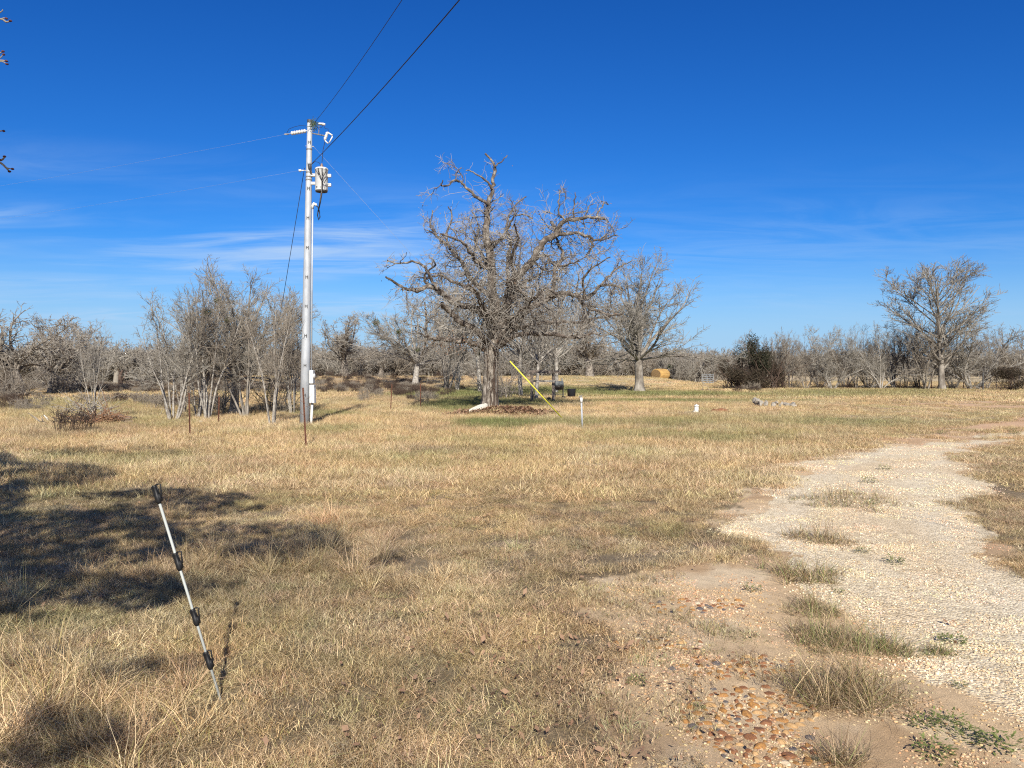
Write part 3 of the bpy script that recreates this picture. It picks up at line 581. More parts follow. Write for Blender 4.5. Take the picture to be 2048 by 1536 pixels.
# ------------------------------------------------------------------ fallen leaves
def leafset(rng, n, R, s0, s1, zmax=0.0):
    a = rng.random(n)*2*PI; r = R*np.sqrt(rng.random(n)); s = rng.uniform(s0, s1, n); p = np.stack([r*np.cos(a), r*np.sin(a), .012+rng.random(n)*zmax], 1)
    h = rng.random(n)*2*PI; d = np.stack([np.cos(h), np.sin(h), rng.normal(0, .35, n)], 1)*s[:, None]; w = np.stack([-np.sin(h), np.cos(h), rng.normal(0, .35, n)], 1)*(s*.28)[:, None]
    V = np.stack([p, p+d*.5+w, p+d, p+d*.5-w], 1).reshape(-1, 3); Q = np.arange(n*4).reshape(-1, 4); return V, Q
lm = [mesh_np('leaf_patch', *leafset(rng, 7, .6, .02, .045), M['deadleaf']) for _ in range(3)]+[mesh_np('leaf_heap', *leafset(rng, 160, .35, .05, .14, .09), M['deadleaf']) for _ in range(3)]
x, y = wedge(1.5, 12, 0.5, rng); xe = rng.normal(.35, .35, 60); ye = rng.normal(3.9, .5, 60); x = np.concatenate([x, xe]); y = np.concatenate([y, ye]); x2 = rng.normal(-.3, .85, 70); y2 = rng.normal(28.5, .8, 70); n1, n2 = len(x), len(x2); x = np.concatenate([x, x2]); y = np.concatenate([y, y2])
p, r, s, i = lay(x, y, 0, 3, .8, 1.2, rng, 0); p[:n1, 2] += .03; i[n1:] = rng.integers(3, 6, n2)
scatter('fallen_leaves', p, r, s, i, np.ones((n1+n2, 3)), lm, 'brown fallen leaves heaped under the oak and strewn in the grass', 'leaves')
# ------------------------------------------------------------------ dark weed stalks in the rough field
wmsh = []
for i in range(5):
    P = np.zeros((60, 4, 3)); a = rng.random(60)*2*PI; r = .5*np.sqrt(rng.random(60)); P[:, 0, 0] = r*np.cos(a); P[:, 0, 1] = r*np.sin(a); d = rng.normal(0, .16, (60, 3)); d[:, 2] = 1; h = rng.uniform(.25, .75, 60)
    for k in range(3): d[:, :2] += rng.normal(0, .12, (60, 2)); P[:, k+1] = P[:, k]+d*(h/3)[:, None]
    R = np.full((60, 4), .0055)
    b = np.repeat(P[:, 2:3], 1, 1)[:, 0]; K = 4; bb = np.repeat(b, K, 0); dd = rng.normal(0, .1, (60*K, 3)); dd[:, 2] = rng.uniform(.02, .16, 60*K); B = np.stack([bb, bb+dd], 1)
    V, Q = join([tubes(P, R, 3), tubes(B, np.full((60*K, 2), .006), 3)]); wmsh.append(mesh_np('weed_stalks', V, Q, M['browntwig'] if i % 2 else M['darktwig']))
WZ = [(300, 778, 430, 7, .6), (120, 812, 240, 12, .15), (300, 812, 100, 18, .5), (760, 785, 110, 15, .35), (720, 768, 170, 5, .35), (1180, 760, 90, 3, .7), (1480, 783, 60, 3, .3), (90, 858, 130, 8, .12), (820, 800, 50, 10, .35)]
x, y = wedge(17, 100, 1.1, rng, 40); dn = np.zeros(len(x))
for px, py, rx, ry, w in WZ: dn = np.maximum(dn, ell(x, y, px, py, rx, ry, .4)*w)
k = rng.random(len(x)) < dn*sstep(.35, .6, fbm(x*.3, y*.3, 91)+.1); x = x[k]; y = y[k]
p, r, s, i = lay(x, y, 0, 5, .5, 1.0, rng, .06)
scatter('tall_weeds', p, r, s, i, np.ones((len(x), 3)), wmsh, 'brown dead weed stalks standing in the rough field', 'weeds')

# ------------------------------------------------------------------ trees
def sprout(P, R, dens, t0, t1, L, ang, npts, wig, up, rr_, rmin, rng, fall=.5, out=None, cmax=None):
    Nn, n, _ = P.shape; PL = np.linalg.norm(P[:, 1:]-P[:, :-1], axis=2).sum(1)
    cnt = rng.poisson(dens*PL) if cmax is None else np.full(Nn, cmax)
    idx = np.repeat(np.arange(Nn), cnt); m = len(idx)
    if m == 0: return np.zeros((0, npts, 3)), np.zeros((0, npts))
    t = rng.uniform(t0, t1, m); f = t*(n-1)*.9999; i0 = f.astype(int); a = (f-i0)[:, None]
    pos = P[idx, i0]*(1-a)+P[idx, i0+1]*a; tg = P[idx, i0+1]-P[idx, i0]; tg /= np.linalg.norm(tg, axis=1, keepdims=True)+1e-9
    r0 = R[idx, i0]*(1-a[:, 0])+R[idx, i0+1]*a[:, 0]
    rv = rng.normal(size=(m, 3)); pp = rv-(rv*tg).sum(1, keepdims=True)*tg; pp /= np.linalg.norm(pp, axis=1, keepdims=True)+1e-9
    A = np.clip(rng.normal(ang, .28, m), .15, 1.9)[:, None]; d = np.cos(A)*tg+np.sin(A)*pp
    ln = L*rng.uniform(.45, 1.2, m)*(1-fall*t)
    Pn = np.zeros((m, npts, 3)); Pn[:, 0] = pos
    for k in range(1, npts):
        d = d+rng.normal(0, wig, (m, 3)); d[:, 2] += up; d /= np.linalg.norm(d, axis=1, keepdims=True)
        Pn[:, k] = Pn[:, k-1]+d*(ln/(npts-1))[:, None]
    rs = np.maximum(r0*rr_*rng.uniform(.7, 1, m), rmin); rs = np.minimum(rs, np.maximum(ln*.035, rmin))
    s = np.linspace(0, 1, npts)[None]; Rn = rs[:, None]*(1-s)+np.maximum(rmin*.6, rs[:, None]*.25)*s
    return Pn, Rn
def walk(start, d, L, npts, wig, up, r0, r1, rng):
    P = [np.array(start, float)]; d = np.array(d, float); d /= np.linalg.norm(d)
    for k in range(npts-1):
        d = d+rng.normal(0, wig, 3); d[2] += up; d /= np.linalg.norm(d); P.append(P[-1]+d*L/(npts-1))
    return np.array(P), np.linspace(r0, r1, npts)
def tree_meshes(kind, seed, bark, twig, twr=.006, dens=1.0):
    """returns trunk mesh and crown mesh of a leafless tree about 10 m high"""
    rg = np.random.default_rng(seed); limbs = []; stems = []
    if kind == 'elm':
        P, R = walk((0, 0, -.1), (rg.normal(0, .03), rg.normal(0, .03), 1), 2.6, 7, .03, .02, .29, .22, rg); R[0] = .42; R[1] = .32; stems.append((P, R)); top = P[-1]
        for i in range(17):
            a = i*2.4+rg.normal(0, .3); t = rg.uniform(.35, 1.35) if i > 2 else rg.uniform(0, .3); z = rg.uniform(.7, 1) if i > 2 else 1
            s = P[-1]*z+P[-3]*(1-z); limbs.append(walk(s, (math.cos(a)*math.sin(t), math.sin(a)*math.sin(t), math.cos(t)), rg.uniform(6.0, 7.4)*(1-.06*t), 10, .11, .012, .125-.03*t, .02, rg))
        lv = [(2.0, .12, 1, 3.0, .52, 7, .12, .02, .55, .014), (4.0, .1, 1, 1.35, .58, 5, .15, .02, .5, .008), (4.6, .1, 1, .6, .7, 3, .2, .03, .5, .0)]
    elif kind == 'slim':
        P, R = walk((0, 0, -.1), (rg.normal(0, .06), rg.normal(0, .06), 1), 3.0, 8, .05, .02, .20, .14, rg); stems.append((P, R))
        for i in range(13):
            a = i*2.4+rg.normal(0, .3); t = rg.uniform(.15, 1.1); z = rg.uniform(.5, 1); s = P[-1]*z+P[-3]*(1-z)
            limbs.append(walk(s, (math.cos(a)*math.sin(t), math.sin(a)*math.sin(t), math.cos(t)), rg.uniform(5, 7.2), 10, .12, .04, .09, .02, rg))
        lv = [(2.0, .12, 1, 2.8, .65, 7, .15, .04, .55, .014), (3.0, .1, 1, 1.3, .7, 5, .18, .03, .5, .008), (4.4, .1, 1, .6, .7, 3, .2, .03, .5, .0)]
    elif kind == 'sap':
        ns = rg.integers(4, 7)
        for i in range(ns):
            a = rg.random()*2*PI; t = rg.uniform(.03, .38); r = rg.uniform(.05, .30)
            limbs.append(walk((r*math.cos(a), r*math.sin(a), -.1), (math.cos(a)*t, math.sin(a)*t, 1), rg.uniform(6.5, 9.6), 12, .07, .02, rg.uniform(.06, .11), .02, rg))
        lv = [(2.3, .32, .98, 3.0, .66, 7, .13, .035, .6, .014), (3.2, .15, 1, 1.5, .75, 5, .17, .03, .5, .008), (4.6, .1, 1, .6, .7, 3, .2, .03, .5, .0)]
    elif kind == 'oak':
        P, R = walk((0, 0, -.1), (rg.normal(0, .1), rg.normal(0, .1), 1), 2.4, 7, .08, .05, .50, .36, rg); R[0] = .64; stems.append((P, R))
        for i in range(12):
            a = i*2.4+rg.normal(0, .4); t = rg.uniform(.35, 1.35) if i > 1 else rg.uniform(0, .4); z = rg.uniform(.7, 1)
            s = P[-1]*z+P[-3]*(1-z); limbs.append(walk(s, (math.cos(a)*math.sin(t), math.sin(a)*math.sin(t), math.cos(t)), rg.uniform(4.8, 7.0), 12, .27, .05, .17-.05*t, .03, rg))
        lv = [(2.6, .1, 1, 2.4, .85, 8, .30, .05, .6, .016), (3.8, .1, 1, 1.1, .85, 5, .36, .02, .55, .010), (5.0, .1, 1, .5, .9, 3, .4, .0, .5, .0)]
    elif kind == 'tall':
        P, R = walk((0, 0, -.1), (0.02, 0, 1), 8.6, 16, .035, .03, .19, .03, rg); R[0] = .26; stems.append((P, R))
        for i in range(34):
            z = .17+.81*(i+rg.random())/34; f = z*15; k = min(int(f), 14); s = P[k]*(1-(f-k))+P[k+1]*(f-k); a = i*2.4+rg.normal(0, .4); t = rg.uniform(.55, 1.0)*(1-.25*z)
            L = 4.9*math.sin(PI*min(1, (z-.02)/.98)**.85)**.6*rg.uniform(.7, 1)*(1.0 if z > .4 else .75)+.6
            limbs.append(walk(s, (math.cos(a)*math.sin(t), math.sin(a)*math.sin(t), math.cos(t)), L, 9, .08, .07, .095*(1-.6*z), .015, rg))
        lv = [(2.0, .2, 1, 2.1, .52, 6, .09, .03, .55, .012), (3.2, .1, 1, 1.1, .6, 5, .13, .05, .5, .008), (3.6, .1, 1, .5, .6, 3, .15, .04, .5, .0)]
    elif kind == 'fan':     # multi stem, wide and low
        for i in range(rg.integers(5, 8)):
            a = rg.random()*2*PI; t = rg.uniform(.15, .95); r = .25
            limbs.append(walk((r*math.cos(a), r*math.sin(a), -.1), (math.cos(a)*math.sin(t), math.sin(a)*math.sin(t), math.cos(t)), rg.uniform(6.5, 10), 12, .12, .045, rg.uniform(.11, .18), .03, rg))
        lv = [(2.3, .15, 1, 3.4, .65, 7, .15, .05, .55, .016), (3.0, .1, 1, 1.6, .7, 5, .17, .04, .5, .010), (3.4, .1, 1, .8, .75, 3, .22, .02, .5, .0)]
    elif kind == 'brush':
        for i in range(34):
            a = rg.random()*2*PI; t = rg.uniform(.05, 1.0); r = rg.uniform(0, 2.6); b = rg.random()*2*PI
            limbs.append(walk((r*math.cos(b), r*math.sin(b), -.1), (math.cos(a)*math.sin(t), math.sin(a)*math.sin(t), math.cos(t)), rg.uniform(4.5, 9.5), 10, .16, .03, .07, .02, rg))
        lv = [(1.5, .1, 1, 2.6, .9, 6, .25, .0, .6, .014), (2.2, .1, 1, 1.3, 1.0, 5, .3, -.02, .6, .010)]
    tr = []
    for P, R in stems: tr.append(tubes(P[None], R[None], 10))
    for P, R in limbs: tr.append(tubes(P[None], R[None], 6))
    n = min(len(P) for P, R in limbs); P = np.stack([p[0][np.linspace(0, len(p[0])-1, n).astype(int)] for p in limbs]); R = np.stack([p[1][np.linspace(0, len(p[1])-1, n).astype(int)] for p in limbs])
    cr = []
    for k, (de, t0, t1, L, an, npt, wg, up, rat, rm) in enumerate(lv):
        P, R = sprout(P, R, de*(dens if k else 1), t0, t1, L, an, npt, wg, up, rat, max(rm, twr), rg)
        cr.append(tubes(P, R, 4 if k == 0 else 3))
    tm = mesh_np('trunk', *join(tr), bark, smooth=True); V, Q = join(cr); cm = mesh_np('crown', V, Q, twig)
    H = np.percentile(V[:, 2], 98.7); Wd = np.percentile(np.abs(V[:, 0]), 98)
    return tm, cm, H, Wd
PRO = {}
def proto(key, kind, seed, bark, twig, twr, dens=1.0): PRO[key] = tree_meshes(kind, seed, M[bark], M[twig], twr, dens)
proto('elmA', 'elm', 1, 'graybark', 'paletwig', .013, 1.0); proto('elmB', 'elm', 2, 'whitebark', 'paletwig', .014, .9)
proto('sapA', 'sap', 3, 'whitebark', 'paletwig', .012); proto('sapB', 'sap', 4, 'whitebark', 'browntwig', .012); proto('sapC', 'sap', 5, 'graybark', 'paletwig', .012); proto('sapD', 'sap', 8, 'whitebark', 'browntwig', .011)
proto('sapS', 'sap', 18, 'whitebark', 'paletwig', .010, .55); proto('oakA', 'oak', 6, 'oak', 'lichen', .020, .9); proto('oakB', 'oak', 7, 'oak', 'lichen', .020, .9)
proto('elmC', 'slim', 16, 'whitebark', 'paletwig', .013); proto('tallA', 'tall', 9, 'graybark', 'paletwig', .014)
proto('fanA', 'fan', 10, 'whitebark', 'paletwig', .018); proto('fanB', 'fan', 11, 'graybark', 'browntwig', .016); proto('fanC', 'fan', 12, 'whitebark', 'browntwig', .018)
proto('brA', 'brush', 13, 'graybark', 'browntwig', .016, .8); proto('brB', 'brush', 14, 'darktwig', 'darktwig', .020)
def leafcloud(name, m, rng, cen, rad, n, s, mt, parent=None):
    """leaf-sized faces spread unevenly through a few lobes"""
    K = max(3, n//900); lob = rng.normal(0, .45, (K, 3)); lob[:, 2] = np.abs(lob[:, 2]) if m else lob[:, 2]
    k = rng.integers(0, K, n); d = rng.normal(size=(n, 3)); d /= np.linalg.norm(d, axis=1, keepdims=True); p = lob[k]+d*(rng.random((n, 1))**.5)*.5
    p = p*np.array(rad)+np.array(cen); a = rng.normal(size=(n, 3)); a /= np.linalg.norm(a, axis=1, keepdims=True); b = np.cross(a, rng.normal(size=(n, 3))); b /= np.linalg.norm(b, axis=1, keepdims=True)
    ss = s*rng.uniform(.6, 1.3, (n, 1)); V = np.stack([p-a*ss, p+b*ss*.45, p+a*ss, p-b*ss*.45], 1).reshape(-1, 3)
    V[:, 2] = np.maximum(V[:, 2], .02)
    return mesh_np(name, V, np.arange(n*4).reshape(-1, 4), mt)
def put(key, px, d, ytop, lab, cat='tree', rz=0., w=1.0, name='bare_tree', group=None, base=None):
    """stand a leafless tree at column px and distance d so that it reaches row ytop"""
    tm, cm, H, Wd = PRO[key]; x = (px-CX)/F*d; z = gz1(x, d); h = CH+(HY-ytop)/F*d-z; s = h/H
    t = thing(name, lab, cat, (x, d, z), rz, group, (s*w, s*w, s)); link('trunk', tm, t); link('crown', cm, t); return t
dd = lambda py: CH*F/(py-HY)
# grove west of the pole
G = 'leafless trees of the grove beside the utility pole'
put('sapA', 345, dd(842), 590, 'slender white-stemmed tree leaning out at the open side of the grove', rz=2.9, w=1.08, group=G, name='sapling_tree')
put('sapD', 395, dd(838), 605, 'thin bare tree second in from the open side of the grove', rz=.8, w=0.74, group=G, name='sapling_tree')
put('sapB', 415, dd(840), 575, 'bare tree with bright white trunk behind the second rusty post', rz=1.2, w=0.81, group=G, name='sapling_tree')
put('elmA', 468, dd(830), 545, 'tallest broad crowned tree of the grove with ball-like clumps up high', rz=.5, w=1.06, group=G)
put('sapC', 490, dd(836), 585, 'bare multi-stemmed tree in the middle of the grove', rz=3.9, w=0.81, group=G, name='sapling_tree')
put('sapB', 545, dd(852), 600, 'brown many-stemmed bush tree standing closest to the utility pole', rz=2.2, w=0.70, group=G, name='sapling_tree')
put('sapD', 585, dd(828), 590, 'twiggy brown tree directly behind the utility pole', rz=4.4, w=0.81, group=G, name='sapling_tree')
put('sapA', 365, dd(826), 640, 'shorter pale tree hidden behind the leaning white-stemmed one', rz=5.1, w=0.81, group=G, name='sapling_tree')
put('brA', 430, dd(824), 745, 'low tangled brush filling the back of the grove', 'bush', rz=1, w=1.5, group=G, name='thorn_bush')
put('brA', 550, dd(826), 750, 'low tangled brush behind the bush tree near the pole', 'bush', rz=2, w=1.3, group=G, name='thorn_bush')
put('sapS', 186, dd(838), 650, 'small crooked pale tree standing alone among dead branches', rz=1.9, w=0.57, name='sapling_tree')
# oaks at the edge of the west field
G = 'pale lichen covered oaks along the west edge'
for i, (px, py, yt, w, lab) in enumerate([(-60, 787, 640, 1.25, 'grey oak cut by the frame edge'), (40, 792, 632, 1.2, 'grey lichen covered oak, first one fully in view'), (105, 788, 640, 1.15, 'grey oak second in the row, its crown the highest bump'), (150, 784, 655, 1.0, 'grey oak at the open end of the row behind the crooked tree')]):
    put('oakA' if i % 2 else 'oakB', px, dd(py), yt, lab, rz=i*1.7, w=w, name='oak_tree', group=G)
put('brA', 15, dd(794), 720, 'grey brush tangle under the oaks at the frame edge', 'bush', rz=.4, w=1.6, name='thorn_bush'); put('brA', 130, dd(788), 732, 'grey brush tangle under the second oak of the row', 'bush', rz=2.4, w=1.1, name='thorn_bush')
# middle distance
put('oakB', 690, 92, 634, 'dark crooked oak far off just beyond the utility pole', rz=.7, w=1.15, name='oak_tree')
t_m = put('elmB', 830, 76, 600, 'wide pale tree holding green mistletoe balls behind the big oak', rz=2.1, w=1.25)
put('oakA', 760, 98, 690, 'low grey tree between the crooked oak and the mistletoe tree', rz=4.1, w=1.2, name='oak_tree')
GB = 'bare trees seen through and behind the big oak'
put('sapC', 893, 66, 560, 'dark stemmed tree just west of the big oak trunk', rz=.3, w=0.81, name='sapling_tree', group=GB)
put('sapB', 915, 62, 620, 'twin dark stems close to the big oak trunk', rz=4.0, w=0.68, name='sapling_tree', group=GB)
put('elmC', 960, 58, 540, 'pale crowned tree rising right behind the big oak', rz=1.0, w=.8, group=GB)
put('elmC', 1042, 50, 530, 'tree with dark leaning trunk behind the big oak, before the timber frame', rz=2.0, w=.75, group=GB)
put('elmC', 1073, 44, 560, 'tree with white blotched trunk inside the timber frame opening', rz=3.4, w=.7, group=GB)
put('elmC', 1112, 56, 555, 'bare tree whose trunk stands over the smoker grill', rz=5.4, w=.8, group=GB)
put('brA', 1000, 46, 715, 'dark brush thicket just behind the big oak trunk', 'bush', rz=.9, w=1.4, name='thorn_bush', group=GB)
put('oakA', 1180, 90, 640, 'grey tree far behind the hanging east limbs of the oak', rz=.2, w=1.1, name='oak_tree', group=GB)
put('elmA', 1279, dd(783), 528, 'fan shaped bare shade tree standing alone on the lawn', rz=2.6, w=1.20)
for i, px in enumerate((1130, 1185, 1235, 1300, 1365)):
    put('brA', px, 112, (700, 705, 698, 712, 706)[i], ['grey brush thicket farthest behind the smoker grill', 'grey thicket between the grill and the lone shade tree', 'grey thicket touching the lone shade tree', 'grey thicket right behind the round hay bale', 'grey thicket between hay bale and gate'][i], 'bush', rz=i*1.3, w=1.5, name='thorn_bush', group='grey thickets beyond the lawn')
put('fanC', 1395, 104, 705, 'grey low tree arching over the grey gate', rz=2.2, w=.8)
# tree line in the east
GR = 'bare trees of the fence line in the east'
ROW = [('fanB', 1470, 72, 690, 'first pale tree of the fence line, over the brown brush', .8), ('fanC', 1548, 70, 668, 'brown tree rising right behind the dark evergreen', .75), ('sapB', 1580, 69, 668, 'thin brown tree second after the dark evergreen', .6), ('fanB', 1612, 68, 672, 'tree with many close dark stems in the fence line', .65), ('fanA', 1665, 67, 660, 'white-limbed tree with one limb leaning down low', .9), ('sapC', 1712, 69, 655, 'slim grey tree between the two white-limbed trees', .6), ('fanA', 1762, 67, 650, 'white-limbed tree forking in a low V', .75), ('sapB', 1812, 70, 660, 'small dark stemmed tree halfway to the tallest tree', .5), ('fanB', 1852, 66, 615, 'tree of dark leaning stems just before the tallest tree', .75), ('tallA', 1884, 65, 526, 'tallest tree of the fence line with a feathery open crown', 1.45), ('fanA', 1945, 66, 608, 'white trunked tree with limbs sweeping outward past the tallest', 1.05), ('fanC', 2030, 70, 660, 'tree above the dark brush at the frame edge', .8), ('fanB', 2100, 66, 640, 'tree beyond the frame edge', .9)]
ROW += [('fanB', 1640, 71, 664, 'grey tree behind the many-stemmed tree of the fence line', .8), ('fanC', 1690, 70, 668, 'grey brown tree behind the gap of the two white-limbed trees', .8), ('fanB', 1735, 70, 662, 'grey tree behind the low V tree', .8), ('fanC', 1790, 71, 658, 'brownish tree past the low V tree', .8), ('sapC', 1835, 70, 648, 'slim tree beside the dark leaning stems', .7),
        ('fanB', 1905, 70, 640, 'grey tree behind the tallest tree of the fence line', .9), ('sapB', 1975, 69, 665, 'thin tree before the dark brush at the frame edge', .7), ('fanC', 1520, 73, 672, 'brown tree behind the evergreen shrub', .8), ('sapC', 1565, 71, 672, 'slim grey tree crowding the evergreen shrub', .6), ('sapB', 1750, 68, 672, 'thin dark tree inside the low V tree', .45)]
for i, (k, px, d, yt, lab, w) in enumerate(ROW): put(k, px, d, yt, lab, rz=i*2.1+.3, w=w, group=GR)
for i, px in enumerate((1590, 1640, 1700, 1740, 1800, 1830, 1905, 1960)):
    put('brB' if i % 3 else 'brA', px, 69+i % 2, 752+(i*7) % 10, ['brush under the brown trees after the dark evergreen', 'brush at the foot of the many-stemmed tree', 'brush under the slim grey tree', 'brush west of the low V tree', 'brush pile east of the low V tree', 'brush under the small dark stemmed tree', 'brush at the foot of the tallest tree', 'brush under the white trunked tree'][i], 'bush', rz=i*1.1, w=1.3, name='thorn_bush', group='low dark brush along the east fence line')
# dark shrubs
def shrub(px, d, ytop, wpx, mt, lab, key, name='dark_shrub', leaf=.05, n=9000, seed=1):
    x = (px-CX)/F*d; z = gz1(x, d); h = CH+(HY-ytop)/F*d-z; t = thing(name, lab, 'shrub', (x, d, z)); tm, cm, H, Wd = PRO[key]
    s = h/H*.92; a = link('trunk', tm, t); a.scale = (s, s, s); wr = wpx/F*d/2
    b = link('branches', cm, t); b.scale = (s*wr/(Wd*s)*.8, s*wr/(Wd*s)*.8, s)
    rg = np.random.default_rng(seed); link('foliage', leafcloud('foliage', True, rg, (0, 0, h*.34), (wr*.8, wr*.8, h*.52), n, leaf, mt), t)
shrub(1522, 66, 672, 80, M['cedar'], 'tall dark evergreen shrub, highest dark shape of the tree line', 'brB', 'evergreen_shrub', .07, 10000, 2)
shrub(1475, 67, 700, 70, M['darkleaf'], 'brown twiggy shrub at the start of the tree line', 'brB', 'brown_shrub', .06, 3500, 3)
shrub(1500, 65, 732, 110, M['darkleaf'], 'low wide dark brush before the tall evergreen shrub', 'brB', 'brown_shrub', .07, 6000, 8)
shrub(1555, 67, 720, 60, M['darkleaf'], 'dark brush between the evergreen shrub and brown trees', 'brB', 'brown_shrub', .06, 3500, 9)
shrub(2020, 63, 732, 110, M['darkleaf'], 'dark brown brush beside the fence pipe at the frame edge', 'brB', 'brown_shrub', .06, 5000, 4)
shrub(1340, 104, 716, 34, M['evergreen'], 'dark green cedar just past the hay bale', 'brB', 'cedar_shrub', .09, 5000, 5)
shrub(12, dd(788), 735, 46, M['darkleaf'], 'dark brown low shrub under the oaks at the frame edge', 'brB', 'brown_shrub', .06, 3000, 6)
# mistletoe in two trees
def balls(parent, pts, rad, seed, par_s):
    rg = np.random.default_rng(seed)
    for i, (p, r) in enumerate(zip(pts, rad)):
        me = leafcloud('mistletoe', False, rg, (0, 0, 0), (r, r, r), 450, .035, M['mistletoe']); V = np.zeros(len(me.vertices)*3, np.float32)
        o = bpy.data.objects.new('mistletoe', me); COL.objects.link(o); o.location = p
        me2 = o; tag(me2, ['round green mistletoe ball highest in the pale tree', 'mistletoe ball lower in the pale tree near the big oak', 'mistletoe ball over the mistletoe tree trunk', 'mistletoe ball out on the low side of the pale tree', 'small mistletoe ball in the grove, uppermost', 'mistletoe ball in the grove, beside the tall tree stem', 'small mistletoe ball inside the grove, lowest'][i+seed], 'mistletoe', 'green mistletoe balls in the bare trees')
def balls_fix(pts, rad, seed):
    rg = np.random.default_rng(seed+3)
    for i, (p, r) in enumerate(zip(pts, rad)):
        n = 500; d = rg.normal(size=(n, 3)); d /= np.linalg.norm(d, axis=1, keepdims=True); q = d*rg.uniform(.3, 1.05, (n, 1))*r; a = rg.normal(size=(n, 3)); a /= np.linalg.norm(a, axis=1, keepdims=True); b = np.cross(a, d); s = r*.16
        V = np.stack([q-a*s, q+b*s*.5, q+a*s, q-b*s*.5], 1).reshape(-1, 3); o = link('mistletoe', mesh_np('mistletoe', V, np.arange(n*4).reshape(-1, 4), M['mistletoe']), loc=p)
        tag(o, ['round green mistletoe ball highest in the pale tree', 'mistletoe ball lower in the pale tree near the big oak', 'mistletoe ball over the mistletoe tree trunk', 'mistletoe ball out on the low side of the pale tree', 'small mistletoe ball in the grove, uppermost', 'mistletoe ball in the grove, beside the tall tree stem', 'small mistletoe ball inside the grove, lowest'][i+seed], 'mistletoe', 'green mistletoe balls in the bare trees')
balls_fix([V3(752, 646, 75), V3(798, 664, 75), V3(765, 676, 75), V3(835, 700, 74)], [.42, .38, .30, .28], 0)
balls_fix([V3(435, 602, 27), V3(412, 625, 25), V3(455, 640, 27)], [.13, .18, .12], 4)

# far woods: one mass
def farmesh(seed, twig, kind='fan'):
    tm, cm, H, Wd = tree_meshes(kind, seed, M['graybark'], M[twig], .045, .55); V = []; Q = []; o = 0
    for m in (tm, cm):
        v = np.zeros(len(m.vertices)*3, np.float32); m.vertices.foreach_get('co', v); qd = np.zeros(len(m.loops), np.int32); m.loops.foreach_get('vertex_index', qd); V.append(v.reshape(-1, 3)/H); Q.append(qd.reshape(-1, 4)+o); o += len(v)//3
    return mesh_np('wood_tree', np.concatenate(V), np.concatenate(Q), M[twig])
fm = [farmesh(21, 'paletwig'), farmesh(22, 'paletwig'), farmesh(23, 'paletwig', 'oak'), farmesh(24, 'browntwig', 'brush')]
xs, ys, hs_, ix = [], [], [], []
wr = np.random.default_rng(3)
for px in np.arange(-260, 1440, 9):
    for row in range(2):
        d = wr.uniform(100, 122)+row*18; xs.append((px+wr.normal(0, 8)-CX)/F*d); ys.append(d); hs_.append(wr.uniform(3.3, 5.6)*(1.0 if px < 1240 else .85)); ix.append(wr.integers(0, 4))
for px in np.arange(-300, 2400, 6):
    d = wr.uniform(210, 300); xs.append((px+wr.normal(0, 6)-CX)/F*d); ys.append(d); hs_.append(wr.uniform(5.0, 8.5)); ix.append(wr.integers(0, 4))
xs = np.array(xs); ys = np.array(ys); hs_ = np.array(hs_); n = len(xs)
scatter('far_woods', np.stack([xs, ys, gz(xs, ys)], 1), np.stack([np.zeros(n), np.zeros(n), wr.random(n)*6.28], 1), np.stack([hs_*1.1, hs_*1.1, hs_], 1), ix, np.ones((n, 3)), fm, 'grey brown leafless woods closing off the far fields', 'woods')

